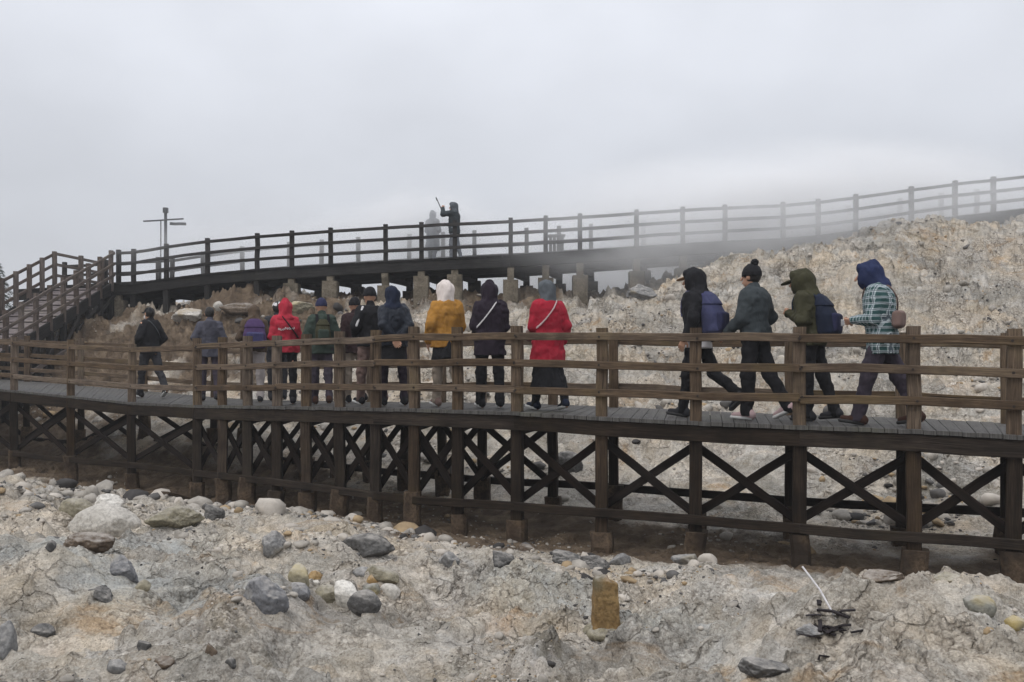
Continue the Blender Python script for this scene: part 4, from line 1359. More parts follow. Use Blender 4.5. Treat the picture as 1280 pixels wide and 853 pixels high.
p.crossbody('thin black strap bag across the red hoodie', C['black'], C['black'], True, .058, half=.012)
# white patterned cap ahead of the red hoodie
p = stand(347, .86, 1.80, 15, 'person in dark clothes and white patterned cap hidden ahead of red hoodie', larm='down', rarm='down', lstep=6, rstep=-6)
p.body(); p.jacket(C['charcoal'], .03, .84, seed=16); p.trousers(C['charcoal']); p.shoes(C['charcoal'], M['dark_sole']); p.cap_hat(C['white'])
# 5 green jacket with pack
p = stand(402, .36, 1.64, 20, 'person in dark green jacket and blue cap with grey green backpack', lstep=8, rstep=-8, lknee=4, rknee=8, larm='strap', rarm='strap')
p.body(); p.jacket(C['green'], .04, .80, seed=8); p.trousers(C['mauve'], 1.0); p.shoes(C['leather'], M['dark_sole']); p.beanie(C['royal'])
p.backpack('grey green backpack with black straps worn under blue cap', C['olive'], C['green'], C['black'], size=(.125, .075, .19))
# 6 partly hidden, maroon black jacket
p = stand(444, .62, 1.68, 25, 'person in dark maroon jacket half hidden behind the white striped jacket', larm='down', rarm='pocket', lstep=10, rstep=-8)
p.body(); p.jacket(C['maroon'], .035, .80, seed=9); p.trousers(C['khaki'], .95); p.shoes(C['black'], M['white_sole']); p.beanie(C['black'])
# 7 black jacket with white stripe
p = stand(463, .38, 1.76, 32, 'person in black jacket with white shoulder stripe and black beanie', lstep=14, rstep=-12, lknee=5, rknee=10, larm='pocket', rarm='pocket')
p.body(); p.jacket(C['black'], .04, .84, seed=12); p.trousers(C['taupe'], 1.05); p.shoes(C['black'], M['white_sole']); p.beanie(C['black'])
S, E = p.arms[0][0], p.arms[0][1]
sd_ = np.array([-.02, -.085, 0])
g = Grid(np.minimum(S, E) - .2, np.maximum(S, E) + .2, .0095)
g.add(cap(S + np.array([.02, -.068, .03]), E + np.array([.0, -.060, .02]), .019, .017)); V, Fq = g.mesh(); p.put('sleeve_stripe', V, Fq, C['white'])
# 8 navy puffy jacket hands behind back
p = stand(492, .26, 1.70, 25, 'person in navy hooded puffer with hands clasped behind the back', lstep=9, rstep=-8, lknee=2, rknee=4, larm='behind', rarm='behind', stance=.12)
p.body(); p.jacket(C['nylon'], .055, .84, .0, .08, seed=14); p.skirt(C['black'], .62, .015); p.trousers(C['plum'], .92); p.shoes(C['black'], M['white_sole']); p.hood(C['navy'], 'hood', 0, .95)
# 9 mustard
p = stand(557, .30, 1.72, 22, 'person in mustard yellow jacket with a cream white head covering', lstep=10, rstep=-12, lknee=4, rknee=8, larm='down', rarm='swing_f')
p.body(); p.jacket(C['mustard'], .05, .80, .0, .08, seed=15); p.trousers(C['khaki'], .95); p.skirt(C['black'], .66, .01); p.shoes(C['taupe'], M['white_sole']); p.hood(C['cream'], 'hood', 0, 1.12, drape=False)
# 10 dark hooded, white strap
p = stand(612, .30, 1.68, 15, 'person all in black plum with hood up and a thin white strap', lstep=6, rstep=-6, lknee=3, rknee=5, larm='front', rarm='front', stance=.11)
p.body(); p.jacket(C['plum'], .05, .70, .015, .085, seed=18); p.trousers(C['black'], 1.1); p.shoes(C['black'], M['white_sole']); p.hood(C['plum'], 'hood', .02, 1.05)
p.crossbody('white strapped bag across the back of black plum jacket', C['white'], C['black'], False, .066, half=.010)
# 11 red coat
p = stand(684, .28, 1.68, 28, 'person in long red coat, black skirt and grey headscarf', lstep=14, rstep=-14, lknee=4, rknee=10, larm='front', rarm='down', slim=1.02)
p.body(); p.jacket(C['coat_red'], .05, .58, .045, .078, seed=19, name='coat'); p.skirt(C['black'], .22, .08, mid=.05); p.trousers(C['black'], .95); p.shoes(C['navy'], M['white_sole']); p.hood(C['slate'], 'headscarf', 0, .97, drape=False)
p.crossbody('bag on a pale strap across the long red coat', C['pink'], C['taupe'], False, .064, half=.010)
# 12 black hoodie, blue pack
p = stand(873, .30, 1.78, 50, 'person in black hoodie and peaked cap striding with blue backpack', lstep=12, rstep=-20, lknee=3, rknee=34, larm='down', rarm='down', lean=.06, nod=.2)
p.body(); p.jacket(C['black'], .045, .86, .0, .075, seed=22); p.trousers(C['black'], .95); p.shoes(C['charcoal'], M['dark_sole']); p.hood(C['black'], 'hood', .0, 1.03)
g = Grid(p.torso()[1], p.torso()[2], .012); g = Grid(np.array([-.3, -.3, p.z(.76)]), np.array([.3, .3, p.z(.96)]), .012)
g.add(loft([(p.z(.79), 0, 0, .195, .145), (p.z(.92), 0, 0, .188, .14)])); g.rough(.008, 10, 10, 6, 3); V, Fq = g.mesh(); p.put('shirt_hem', V, Fq, C['white'])
g = p.headgrid(); h = p.hc; g.add(inter(ell(h + np.array([0, .13, .04]), (.07, .085, .013), .25), lambda x, y, z: -(y - h[1] - .06))); V, Fq = g.mesh(); p.put('cap_bill', V, Fq, C['tan'])
p.backpack('blue violet backpack on the black hooded walker in profile', C['bluepack'], C['royal'], C['violet'], size=(.16, .105, .255))
# 13 bomber jacket, pompom beanie
p = stand(943, .30, 1.80, 45, 'person in grey green bomber jacket and black pompom beanie', lstep=4, rstep=-16, lknee=2, rknee=16, larm='swing_f', rarm='pocket', lean=.05)
p.body(); p.jacket(C['steel'], .045, .86, -.01, .078, seed=23); p.trousers(C['black'], 1.1); p.shoes(C['pink'], M['white_sole']); p.beanie(C['black'], C['black']); p.hair()
# 14 olive hooded, navy pack
p = stand(1014, .36, 1.74, 50, 'person in olive green hooded jacket hunched ahead of plaid shirt', lstep=4, rstep=-12, lknee=6, rknee=8, larm='strap', rarm='strap', lean=.14, nod=.5)
p.body(); p.jacket(C['olive'], .045, .84, .0, .08, seed=25); p.trousers(C['black'], 1.05); p.shoes(C['charcoal'], M['dark_sole']); p.hood(C['olive'], 'hood', .0, 1.12)
g = p.headgrid(); h = p.hc; g.add(inter(ell(h + np.array([0, .15, .02]), (.07, .09, .02), .3), lambda x, y, z: -(y - h[1] - .08))); V, Fq = g.mesh(); p.put('cap_bill', V, Fq, C['olive'])
p.backpack('navy backpack with white label patch on the olive jacket', C['navy'], C['royal'], C['navy'], tag_mat=C['white'], size=(.155, .1, .245))
# 15 plaid shirt
p = stand(1102, .18, 1.80, 56, 'person in green white plaid shirt and blue hood, head down', lstep=18, rstep=-20, lknee=6, rknee=4, larm='front', rarm='down', lean=.10, nod=1.0)
p.body(); p.jacket(C['plaid'], .045, .74, .005, .078, seed=27, name='shirt'); p.trousers(C['mauve'], 1.12); p.shoes(C['leather'], M['dark_sole']); p.hood(C['hood_blue'], 'hood', .03, 1.08, drape=False)
p.crossbody('taupe brown shoulder bag slung over the plaid shirt', C['taupe'], C['taupe'], True, .06, 'back', half=.012)


def upper_at(px, t):
    best = None
    for i in range(len(ufull) - 1):
        for u in np.linspace(0, 1, 41):
            a = ufull[i] + (ufull[i + 1] - ufull[i]) * u + UOFF * t
            e = abs(640 + a[0] / a[1] * F - px)
            if best is None or e < best[0]: best = (e, a)
    return best[1] + np.array([0, 0, .006])


p = Person(upper_at(541, .75), 1.62, -20, 'pale grey figure in a long coat fading in steam on upper boardwalk', larm='front', rarm='front', lstep=5, rstep=-5)
p.body(); p.jacket(C['fog'], .05, .45, .04, .085, seed=30, name='coat'); p.trousers(C['fog']); p.shoes(C['charcoal'], M['dark_sole']); p.hood(C['fog'], 'hood', .03, 1.0)
p = Person(upper_at(568, .5), 1.74, 70, 'person on the upper boardwalk in dark jacket raising a stick', larm='raised', rarm='front', lstep=6, rstep=-6)
p.body(); p.jacket(C['steel'], .045, .80, .0, .08, seed=33); p.trousers(C['fog']); p.shoes(C['charcoal'], M['dark_sole']); p.hood(C['slate'], 'headscarf', 0, .95, drape=False)
T = p.arms[0][2]; E = p.arms[0][1]
st = p.carried('stick', 'slim stick held up by the person on upper boardwalk', 'stick')
g = Grid(T - np.array([.3, .45, .3]), T + np.array([.3, .45, .7]), .012)
g.add(cap(T + np.array([0, .06, -.02]), T + np.array([0, .18, .24]), .016, .014)); g.add(rbox(T + np.array([0, .2, .27]), (.03, .012, .06), .008, .4))
V, Fq = g.mesh(); p.put('stick', V, Fq, C['charcoal'], st)

# ------------------------------------------------------------------ rocks
import bmesh
_ico = {}


def ico(sub):
    if sub not in _ico:
        b = bmesh.new(); bmesh.ops.create_icosphere(b, subdivisions=sub, radius=1)
        b.verts.ensure_lookup_table()
        V = np.array([v.co[:] for v in b.verts]); Fc = np.array([[v.index for v in f.verts] for f in b.faces]); b.free()
        _ico[sub] = (V, Fc)
    return _ico[sub]


def rock_shape(sub, seed, blocky=.6, rough=.05, npl=12):
    r = np.random.default_rng(seed)
    D, Fc = ico(sub)
    n = r.normal(size=(npl, 3)); n /= np.linalg.norm(n, axis=1)[:, None]
    off = r.uniform(.6, 1.0, npl)
    dots = D @ n.T
    rad = np.where(dots > .05, off / np.maximum(dots, .05), 9).min(1)
    rad = np.minimum(rad, 1.25)
    rad = blocky * rad + (1 - blocky)
    o = seed % 97
    rad = rad + rough * (vnoise3(D[:, 0] * 3 + o, D[:, 1] * 3, D[:, 2] * 3, 5) + .6 * vnoise3(D[:, 0] * 7 + o, D[:, 1] * 7, D[:, 2] * 7, 6) + .4 * vnoise3(D[:, 0] * 16 + o, D[:, 1] * 16, D[:, 2] * 16, 7)) * 2
    return D * rad[:, None], Fc


M['rk_grey'] = rockmat('grey_stone', (.15, .15, .15), (.27, .265, .255), (.36, .31, .22), dust=.6)
M['rk_dark'] = rockmat('dark_stone', (.07, .068, .066), (.15, .146, .14), (.26, .24, .2), (.62, .7), dust=.6)
M['rk_blue'] = rockmat('blue_grey_stone', (.14, .142, .15), (.25, .25, .255), (.36, .33, .26), dust=.6)
M['rk_pale'] = rockmat('pale_stone', (.40, .375, .33), (.60, .565, .51), (.34, .28, .2), dust=.6)
M['rk_white'] = rockmat('white_stone', (.55, .52, .47), (.72, .69, .63))
M['rk_olive'] = rockmat('olive_stone', (.19, .17, .12), (.32, .29, .21), (.4, .34, .2), dust=.6)
M['rk_ochre'] = rockmat('ochre_stone', (.27, .17, .075), (.44, .31, .15), dust=.6)
M['rk_yellow'] = rockmat('yellow_grey_stone', (.17, .175, .15), (.26, .25, .21), (.38, .30, .13), (.5, .58), dust=.6)
M['rk_brown'] = rockmat('brown_stone', (.085, .062, .045), (.17, .13, .095), dust=.6)
M['rk_stump'] = rockmat('rusty_stump', (.17, .105, .045), (.31, .21, .095), (.12, .10, .06), (.5, .6), dust=.5)

ROCKS = [  # photo column, row of the foot, width and height in photo pixels, material, blockiness, label
    (122, 668, 92, 44, 'rk_pale', .25, 'large smooth pale boulder with yellowish top at left'),
    (93, 644, 48, 27, 'rk_olive', .25, 'rounded olive grey boulder above the large pale boulder'),
    (131, 640, 42, 22, 'rk_white', .5, 'knobbly white rock just above the large pale boulder'),
    (105, 684, 60, 24, 'rk_brown', .6, 'brown rock tucked under the large pale boulder'),
    (153, 720, 36, 34, 'rk_blue', .8, 'angular blue grey rock in the left gully'),
    (127, 752, 36, 24, 'rk_dark', .8, 'dark triangular rock below the angular blue grey rock'),
    (64, 690, 16, 18, 'rk_dark', .5, 'small dark greenish stone left of the gully'),
    (215, 656, 76, 30, 'rk_olive', .5, 'long mossy rock at the foot of the left posts'),
    (265, 650, 36, 22, 'rk_dark', .6, 'dark green grey rock beside the long mossy rock'),
    (332, 765, 60, 46, 'rk_blue', .75, 'big slate grey rock left of the stone cluster'),
    (372, 730, 32, 34, 'rk_olive', .4, 'upright olive stone at the left end of the stone cluster'),
    (394, 726, 22, 18, 'rk_ochre', .5, 'small ochre stone next to the upright olive stone'),
    (371, 744, 40, 22, 'rk_blue', .35, 'blue grey stone below the upright olive stone'),
    (394, 733, 20, 11, 'rk_white', .5, 'little white stone in the stone cluster'),
    (408, 752, 46, 24, 'rk_olive', .3, 'low greenish stone behind the white leaning stone'),
    (432, 758, 34, 36, 'rk_white', .3, 'white leaning stone against the dark oval stone'),
    (455, 762, 50, 30, 'rk_dark', .15, 'dark oval stone with smooth top in the stone cluster'),
    (464, 742, 26, 16, 'rk_yellow', .4, 'yellow green stone behind the dark oval stone'),
    (487, 745, 30, 20, 'rk_pale', .35, 'pale greenish stone right of the dark oval stone'),
    (467, 730, 20, 14, 'rk_ochre', .3, 'orange brown pebble at the heart of the stone cluster'),
    (478, 727, 46, 22, 'rk_olive', .4, 'tan flat stone at the top right of the stone cluster'),
    (452, 722, 26, 16, 'rk_grey', .4, 'plain grey stone at the back of the stone cluster'),
    (455, 696, 62, 30, 'rk_dark', .95, 'jagged dark rock under the middle posts'),
    (340, 694, 40, 30, 'rk_grey', .8, 'grey rock slab in the pale crust left of the jagged dark rock'),
    (562, 710, 36, 24, 'rk_grey', .7, 'grey green rock below the middle footings'),
    (630, 706, 40, 26, 'rk_dark', .8, 'dark rock with pale speckles beside the middle footings'),
    (706, 706, 44, 18, 'rk_dark', .9, 'flat dark slab left of the footing above the rusty stump'),
    (742, 712, 40, 20, 'rk_dark', .9, 'flat dark slab directly behind the rusty stump'),
    (776, 706, 30, 16, 'rk_grey', .8, 'flat grey slab right of the footing above the rusty stump'),
    (1229, 764, 46, 26, 'rk_yellow', .15, 'rounded stone with a yellow lichen patch at right'),
    (1272, 792, 30, 22, 'rk_yellow', .4, 'yellow topped stone at the right edge'),
    (1110, 727, 56, 14, 'rk_brown', .7, 'brown flat rock at the foot of the right corner post'),
    (1188, 727, 44, 14, 'rk_olive', .6, 'olive flat rock right of the right corner post'),
    (860, 706, 36, 16, 'rk_grey', .7, 'grey slab under the third post from right'),
    (960, 848, 60, 26, 'rk_dark', .7, 'dark grey rock at the bottom edge of the picture'),
    (180, 814, 18, 16, 'rk_dark', .8, 'small dark cube like stone in the left foreground'),
    (202, 833, 24, 12, 'rk_brown', .8, 'small dark brown chip in the left foreground'),
    (145, 838, 30, 18, 'rk_grey', .7, 'mauve grey stone in the left foreground'),
    (262, 818, 16, 14, 'rk_brown', .8, 'brown chip right of the dark cube like stone'),
    (288, 836, 14, 14, 'rk_dark', .8, 'blackish chip furthest right in the left foreground'),
    (52, 794, 28, 16, 'rk_dark', .8, 'dark stone near the left edge of the foreground'),
    (178, 738, 20, 14, 'rk_olive', .4, 'brown olive pebble in the pale wash of the gully'),
    (6, 815, 20, 46, 'rk_grey', .6, 'upright greenish grey stone at the left picture edge'),
    (1098, 420, 12, 11, 'rk_dark', .7, 'dark stone on the right slope behind the railing'),
    (800, 378, 40, 24, 'rk_grey', .7, 'grey boulder under the upper boardwalk where the crest rises'),
    (297, 392, 56, 18, 'rk_brown', .4, 'long dark brown boulder on the soil bank under the upper boardwalk'),
    (272, 386, 16, 14, 'rk_pale', .3, 'round pale stone on the soil bank under the upper boardwalk'),
    (232, 402, 46, 16, 'rk_pale', .6, 'buff ledge rock on the soil bank at left'),
    (370, 392, 40, 16, 'rk_olive', .5, 'mossy rock under the upper boardwalk behind the blue cap'),
    (1015, 800, 40, 16, 'rk_grey', .6, 'low grey stone beside the dark debris'),
    (658, 690, 26, 12, 'rk_brown', .7, 'brown stone under the dark post by the red coat'),
    (710, 592, 40, 30, 'rk_dark', .6, 'dark boulder seen through the braces below the red coat'),
]
for i, (px, py, w, h, mat, blk, lab) in enumerate(ROCKS):
    q = hit(px, py)
    sc = q[1] / F
    D, Fc = rock_shape(5 if w > 30 else 4, 100 + i * 7, min(1, blk + .15), .07 if blk > .45 else .035)
    wx, wz = w * sc / 2 * .92, h * sc / 2 * .86
    V = D * np.array([wx, max(wx * .75, wz), wz * 1.3])
    a = random.uniform(-.35, .35)
    V = np.c_[V[:, 0] * math.cos(a) - V[:, 2] * .12, V[:, 1] + V[:, 0] * math.sin(a) * .4, V[:, 2] + V[:, 0] * math.sin(a) * .2]
    me = np_mesh('rock', V, Fc, M[mat], True)
    o = mobj('rock', me); o.location = (q[0], q[1] + wx * .4, q[2] + wz * .30)
    tag(o, lab, 'rock')

# rusty stump: the cut-off foot of an old post
q = hit(757, 790)
s = q[1] / F
root4 = empty('stump', q); root4.scale = (s * 68 / .45,) * 3; tag(root4, 'rusty yellow stub of an old square post in the foreground', 'post stub')
g = Grid(np.array([-.3, -.3, -.15]), np.array([.3, .3, .6]), .011)
g.add(loft([(-.12, 0, 0, .135, .125), (.0, 0, 0, .122, .115), (.08, 0, 0, .108, .10), (.40, -.008, 0, .102, .096), (.432, -.010, 0, .095, .09), (.452, -.014, 0, .07, .07)], 7)); g.rough(.014, 7, 7, 5, 3); g.rough(.009, 22, 22, 9, 8)
g.cut(rbox((.08, .0, .46), (.05, .2, .04), .02, .2), .04)
V, Fq = g.mesh(); o = mobj('stub', np_mesh('stub', V, Fq, M['rk_stump']), root4)
g = Grid(np.array([-.4, -.4, -.2]), np.array([.4, .4, .2]), .012)
g.add(ell((.01, 0, -.01), (.20, .18, .085))); g.rough(.02, 8, 8, 8, 5); V, Fq = g.mesh(); mobj('collar', np_mesh('collar', V, Fq, M['rk_olive']), root4)

# white stick and the dark wet debris beside it
a = hit(1045, 784); s = a[1] / F
st = newbm(); top = a + np.array([-29 * s, .18, 52 * s])
sweep(st, [a + np.array([0, 0, -.02]), a * .5 + top * .5 + np.array([.006, 0, .004]), top], .010, .009, .002)
tag(done(st, 'stick', C['white']), 'thin white stick leaning over the dark debris at lower right', 'stick')
M['debris'] = wood('wet_debris', (.008, .006, .007), (.03, .02, .022), .7, .3)
dbm = newbm(); dr = random.Random(4)
for i in range(18):
    u_, v_ = dr.gauss(0, .55), dr.gauss(0, .45)
    q = hit(1030 + u_ * 26, 790 + v_ * 24)
    L_ = dr.uniform(.05, .13) * (1.6 if i < 4 else 1); an = dr.uniform(-1.2, 1.2) + (.3 if i % 2 else 0); tl = dr.uniform(-.25, .35)
    d_ = np.array([math.cos(an), math.sin(an), tl]) * L_ / 2
    sweep(dbm, [q - d_ + np.array([0, 0, .012]), q + np.array([dr.gauss(0, .008), 0, .022]), q + d_ + np.array([0, 0, .015])], dr.uniform(.008, .028), dr.uniform(.006, .014), .002, .006)
tag(done(dbm, 'debris', M['debris']), 'clump of blackish splintered debris at the foot of the white stick', 'debris')

# planks lying below the deck
for (x0, y0, x1, y1, lab) in ((205, 621, 272, 622, 'thin weathered plank lying below the left end of boardwalk'),):
    A_, B_ = hit(x0, y0), hit(x1, y1); bm = newbm(); B_[1] = A_[1] * .5 + B_[1] * .5
    sweep(bm, [A_ + np.array([0, 0, .04]), B_ + np.array([0, 0, .04])], .16, .05)
    tag(done(bm, 'plank', M['post']), lab, 'plank')

# loose rubble: thousands of small stones, one object
def rubble():
    bases = [rock_shape(1, 900 + k, 1., .22, 9) for k in range(8)]
    bases2 = [rock_shape(2, 950 + k, 1., .12, 9) for k in range(8)]
    X, Y, S = [], [], []
    def area(n, dlo, dhi, smin, smax, xr=.62, soft=.3):
        xl = -.62
        d = dlo * (dhi / dlo) ** RNG.random(n); u = RNG.uniform(xl, xr, n)
        x = u * d
        dens = fbm2(x * .5, d * .5, 3, 77) + .6 * fbm2(x * 1.7, d * 1.7, 2, 78)
        k = dens * 1.5 + RNG.uniform(-.3, .3, n) > (.2 if soft < 1 else .12)
        dmm = line_dist(x, d, (FL + BL) / 2)
        k &= (dmm > 1.5) | (RNG.random(n) < .25)
        s = smin * (smax / smin) ** (RNG.random(n) ** 2.6)
        s = np.where(dmm < 1.6, s * .6, s)
        X.append(x[k]); Y.append(d[k]); S.append(s[k])
    area(60000, 4.2, 12, .0035, .016, .62, 9.); area(14000, 4.2, 12, .006, .042); area(30000, 11, 26, .012, .06); area(7000, 11, 26, .03, .16); area(3500, 8.2, 12, .012, .085)
    x, y, s = np.concatenate(X), np.concatenate(Y), np.concatenate(S)
    z = height(x, y)
    Vs, Fs, mi = [], [], []; b = 0
    for i in range(len(x)):
        B, Fc = (bases2 if s[i] / y[i] > .0045 else bases)[RNG.integers(8)]
        a = RNG.uniform(0, 6.28); c_, s_ = math.cos(a), math.sin(a)
        sc = s[i] * RNG.uniform(.7, 1.3, 3) * np.array([1, 1, .7])
        v = B * sc
        v = np.c_[v[:, 0] * c_ - v[:, 1] * s_, v[:, 0] * s_ + v[:, 1] * c_, v[:, 2] + (RNG.uniform(-.3, .3) * v[:, 0])] + np.array([x[i], y[i], z[i] + s[i] * .05])
        Vs.append(v); Fs.append(Fc + b); b += len(v)
        mi.append(np.full(len(Fc), RNG.choice(5, p=[.47, .17, .05, .22, .09])))
    me = np_mesh('rubble', np.concatenate(Vs), np.concatenate(Fs), [M['rb0'], M['rb1'], M['rb2'], M['rb3'], M['rb4']], False)
    me.polygons.foreach_set('material_index', np.concatenate(mi).astype(np.int32)); me.update()
    tag(mobj('rubble', me), 'loose grey and pale rubble strewn over the ground', 'rubble', kind='stuff')


M['rb0'] = plain('rubble_grey', (.30, .275, .24), .9, .35, 7)
M['rb1'] = plain('rubble_dark', (.10, .095, .09), .9, .4, 7)
M['rb2'] = plain('rubble_black', (.04, .037, .035), .85, .3, 7)
M['rb3'] = plain('rubble_pale', (.42, .38, .33), .9, .2, 7)
M['rb4'] = plain('rubble_ochre', (.30, .22, .13), .9, .3, 7)
rubble()

# ------------------------------------------------------------------ signpost, box, conifer at the left edge
b = P(207, 380, 30.2); gz = ground_z(b[0], b[1]); topz = P(207, 260, 30.2)[2]
root5 = empty('signpost', (b[0], b[1], gz)); tag(root5, 'dark signpost with crossarms rising behind the upper boardwalk', 'signpost')
bpy.context.view_layer.update()
k = 30.2 / F
timber('pole', [np.array([b[0], b[1], gz - .2]), np.array([b[0], b[1], topz - .16])], .095, .095, M['metal'], root5, .03)
timber('cap', [np.array([b[0], b[1], topz - .17]), np.array([b[0], b[1], topz])], .16, .16, M['metal'], root5, .03)
timber('crossarm', [np.array([b[0] - 26 * k, b[1] - .12, P(0, 277.5, 30.2)[2]]), np.array([b[0] + 24 * k, b[1] - .12, P(0, 274.5, 30.2)[2]])], .045, .05, M['metal'], root5)
timber('sign_board', [np.array([b[0] + .1, b[1] + .12, P(0, 279, 30.2)[2]]), np.array([b[0] + 24 * k, b[1] + .12, P(0, 279.5, 30.2)[2]])], .03, .10, M['metal'], root5)
timber('side_pole', [np.array([b[0] - 4.5 * k, b[1] - .1, gz - .2]), np.array([b[0] - 4.5 * k, b[1] - .1, P(0, 276, 30.2)[2]])], .035, .035, M['metal'], root5)
keep(root5)

q = upper_at(695, .92)
root6 = empty('litter_bin', q); tag(root6, 'grey slatted box standing at the far rail of upper boardwalk', 'box')
bpy.context.view_layer.update()
bm = newbm()
for i in range(4):
    x = q[0] - .18 + i * .12
    sweep(bm, [np.array([x, q[1] - .15, q[2]]), np.array([x, q[1] - .15, q[2] + .74])], .085, .03)
    sweep(bm, [np.array([x, q[1] + .15, q[2]]), np.array([x, q[1] + .15, q[2] + .74])], .085, .03)
done(bm, 'slats', M['upper_rail'], root6)
timber('lid', [q + np.array([-.26, 0, .77]), q + np.array([.26, 0, .77])], .4, .05, M['upper_rail'], root6)
keep(root6)

# narrow conifer cut by the left picture edge
tb = P(-8, 420, 31.0); gz = ground_z(tb[0], tb[1])
root7 = empty('conifer', (tb[0], tb[1], gz)); tag(root7, 'narrow grey green conifer tip at the left picture edge', 'tree')
bpy.context.view_layer.update()
htop = P(0, 318, 31.0)[2]
timber('trunk', [np.array([tb[0], tb[1], gz - .2]), np.array([tb[0], tb[1], htop - .3])], .13, .13, M['under'], root7, .03)
V, Fc = [], []
for i in range(2600):
    u = random.random() ** .7; zz = htop - u * (htop - gz - .5)
    r = (.06 + .75 * u) * random.random() ** .5; a = random.uniform(0, 6.28)
    c_ = np.array([tb[0] + r * math.cos(a), tb[1] + r * math.sin(a), zz - r * .3])
    d1 = np.array([math.cos(a), math.sin(a), -.5]) * random.uniform(.06, .13); d2 = np.array([-math.sin(a), math.cos(a), random.uniform(-.5, .5)]) * .025
    k0 = len(V); V += [c_ - d2, c_ + d2, c_ + d1]; Fc.append([k0, k0 + 1, k0 + 2])
M['needles'] = plain('needles', (.045, .06, .045), .8, .4, 5)
mobj('crown', np_mesh('crown', V, Fc, M['needles'], False), root7)
keep(root7)

# ------------------------------------------------------------------ haze and steam
def volume_mat(name, dens, col=(.93, .945, .97), fall=False, seed=0.0, nscale=1.6, lo=.42, hi=.68):
    m = bpy.data.materials.new(name); m.use_nodes = True; t = m.node_tree
    for nd in list(t.nodes): t.nodes.remove(nd)
    out = t.nodes.new('ShaderNodeOutputMaterial'); v = t.nodes.new('ShaderNodeVolumePrincipled')
    v.inputs['Color'].default_value = (*col, 1); v.inputs['Density'].default_value = dens; v.inputs['Anisotropy'].default_value = 0.0
    t.links.new(v.outputs[0], out.inputs['Volume'])
    if fall:
        co = t.nodes.new('ShaderNodeTexCoord')
        ln = t.nodes.new('ShaderNodeVectorMath'); ln.operation = 'LENGTH'; t.links.new(co.outputs['Object'], ln.inputs[0])
        r = t.nodes.new('ShaderNodeMapRange'); r.interpolation_type = 'SMOOTHSTEP'
        r.inputs[1].default_value = 1.0; r.inputs[2].default_value = .25; r.inputs[3].default_value = 0; r.inputs[4].default_value = 1
        t.links.new(ln.outputs['Value'], r.inputs[0])
        mp = t.nodes.new('ShaderNodeMapping'); mp.inputs['Location'].default_value = (seed, seed * .7, 0); t.links.new(co.outputs['Object'], mp.inputs[0])
        nz = t.nodes.new('ShaderNodeTexNoise'); nz.inputs['Scale'].default_value = nscale; nz.inputs['Detail'].default_value = 3; t.links.new(mp.outputs[0], nz.inputs[0])
        r2 = t.nodes.new('ShaderNodeMapRange'); r2.inputs[1].default_value = lo; r2.inputs[2].default_value = hi; r2.inputs[3].default_value = .12; r2.inputs[4].default_value = 1
        t.links.new(nz.outputs[0], r2.inputs[0])
        a = t.nodes.new('ShaderNodeMath'); a.operation = 'MULTIPLY'; t.links.new(r.outputs[0], a.inputs[0]); t.links.new(r2.outputs[0], a.inputs[1])
        b_ = t.nodes.new('ShaderNodeMath'); b_.operation = 'MULTIPLY'; b_.inputs[1].default_value = dens; t.links.new(a.outputs[0], b_.inputs[0])
        t.links.new(b_.outputs[0], v.inputs['Density'])
    return m


def haze_box():
    x0, x1, y0, y1, z0, z1 = -115, 115, -6, 125, -6.5, 14
    V = [(x, y, z) for z in (z0, z1) for y in (y0, y1) for x in (x0, x1)]
    Fc = [[0, 2, 3, 1], [4, 5, 7, 6], [0, 1, 5, 4], [2, 6, 7, 3], [0, 4, 6, 2], [1, 3, 7, 5]]
    o = mobj('haze', np_mesh('haze', V, Fc, volume_mat('haze_air', HAZE), False))
    tag(o, 'thin pale haze filling the air over the hillside', 'haze', kind='stuff')


HAZE = .0011
haze_box()


def steam(c, r, dens, seed, label, **kw):
    D, Fc = ico(3)
    o = mobj('steam_cloud', np_mesh('steam_cloud', D, Fc, volume_mat('steam', dens, (.993, .994, .996), True, seed, **kw)))
    o.location = c; o.scale = r
    tag(o, label, 'steam', kind='stuff')


steam(P(1050, 272, 26.6), (9.5, 2.0, 2.7), 2.3, 3.0, 'pale steam drifting over the right half of the upper boardwalk', lo=.34, hi=.66, nscale=2.2)
steam(P(850, 290, 25.2), (6.8, 1.6, 2.4), 1.2, 6.0, 'thin steam creeping along the middle of the upper boardwalk', lo=.36, hi=.66, nscale=2.2)
steam(P(535, 285, 27.4), (2.6, .9, 2.0), 1.9, 9.0, 'wisp of steam round the grey figure on upper boardwalk')
steam(P(740, 345, 28.8), (7.0, 1.5, 2.6), 2.6, 14.0, 'steam welling up under the upper boardwalk behind its piers')
steam(P(380, 300, 27.4), (8.0, .9, 1.9), 1.6, 21.0, 'thin steam hanging along the left half of the upper boardwalk')

# ------------------------------------------------------------------ light
w = bpy.data.worlds.new('World'); SC.world = w; w.use_nodes = True
t = w.node_tree; bg = t.nodes['Background']
sky = t.nodes.new('ShaderNodeTexSky'); sky.sky_type = 'NISHITA'; sky.sun_disc = False
ELEV, ROT = 58, 215
sky.sun_elevation = math.radians(ELEV); sky.sun_rotation = math.radians(ROT); sky.air_density = 1.0; sky.dust_density = 6.0
co = t.nodes.new('ShaderNodeTexCoord')
sep = t.nodes.new('ShaderNodeSeparateXYZ'); t.links.new(co.outputs['Generated'], sep.inputs[0])
mr = t.nodes.new('ShaderNodeMapRange'); mr.inputs[1].default_value = .0; mr.inputs[2].default_value = 1.0; mr.inputs[3].default_value = 5.45; mr.inputs[4].default_value = 16.0
t.links.new(sep.outputs[2], mr.inputs[0])
mp = t.nodes.new('ShaderNodeMapping'); mp.inputs['Scale'].default_value = (1, 1, 1.7); t.links.new(co.outputs['Generated'], mp.inputs[0])
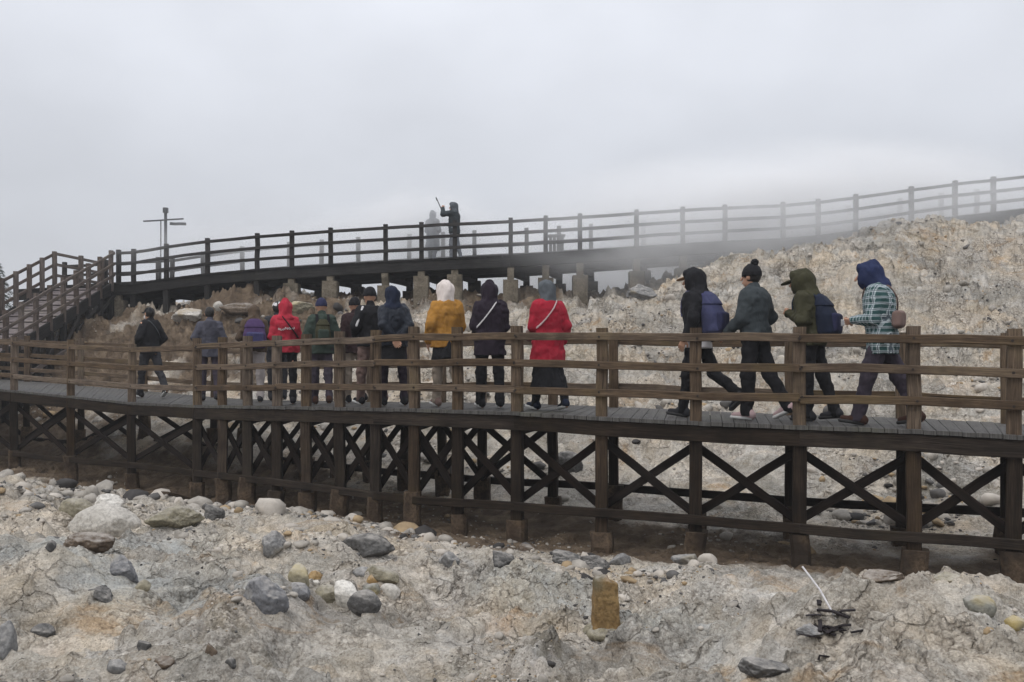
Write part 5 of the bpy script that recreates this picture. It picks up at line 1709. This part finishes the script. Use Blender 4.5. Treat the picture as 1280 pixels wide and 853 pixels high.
nz = t.nodes.new('ShaderNodeTexNoise'); nz.inputs['Scale'].default_value = 4.2; nz.inputs['Detail'].default_value = 4; nz.inputs['Roughness'].default_value = .45; t.links.new(mp.outputs[0], nz.inputs[0])
m2 = t.nodes.new('ShaderNodeMapRange'); m2.inputs[1].default_value = .3; m2.inputs[2].default_value = .7; m2.inputs[3].default_value = .92; m2.inputs[4].default_value = 1.06
t.links.new(nz.outputs[0], m2.inputs[0])
mu = t.nodes.new('ShaderNodeMath'); mu.operation = 'MULTIPLY'; t.links.new(mr.outputs[0], mu.inputs[0]); t.links.new(m2.outputs[0], mu.inputs[1])
vm = t.nodes.new('ShaderNodeVectorMath'); vm.operation = 'SCALE'; vm.inputs[0].default_value = (.948, .98, 1.055); t.links.new(mu.outputs[0], vm.inputs['Scale'])
mx = t.nodes.new('ShaderNodeMix'); mx.data_type = 'RGBA'; mx.inputs[0].default_value = .9
t.links.new(sky.outputs[0], mx.inputs[6]); t.links.new(vm.outputs[0], mx.inputs[7])
t.links.new(mx.outputs[2], bg.inputs['Color']); bg.inputs['Strength'].default_value = .1
sun = bpy.data.lights.new('sun', 'SUN'); sun.energy = 1.1; sun.angle = math.radians(28); sun.color = (1, .97, .93)
so = bpy.data.objects.new('sun', sun); COL.objects.link(so)
az = math.radians(ROT); el = math.radians(ELEV)
dvec = Vector((math.sin(az) * math.cos(el), math.cos(az) * math.cos(el), math.sin(el)))   # towards the sun
so.rotation_euler = dvec.to_track_quat('Z', 'Y').to_euler(); so.location = (0, 0, 30)

# ------------------------------------------------------------------ camera and render
cam = bpy.data.cameras.new('camera'); cam.sensor_width = 36; cam.lens = F / 1280 * 36
cam.shift_y = (HZ - 426.5) / 1280; cam.clip_start = .05; cam.clip_end = 1000
co_ = bpy.data.objects.new('camera', cam); COL.objects.link(co_)
co_.location = (0, 0, ZC); co_.rotation_euler = (math.radians(90), 0, 0)
SC.camera = co_
SC.view_settings.view_transform = 'Standard'; SC.view_settings.look = 'None'; SC.view_settings.exposure = 0; SC.view_settings.gamma = 1
SC.view_settings.use_curve_mapping = False
SC.cycles.use_denoising = True
SC.cycles.max_bounces = 8; SC.cycles.diffuse_bounces = 3; SC.cycles.glossy_bounces = 2; SC.cycles.volume_bounces = 4; SC.cycles.transparent_max_bounces = 8
SC.cycles.volume_max_steps = 96
SC.cycles.use_adaptive_sampling = True; SC.cycles.adaptive_threshold = .02
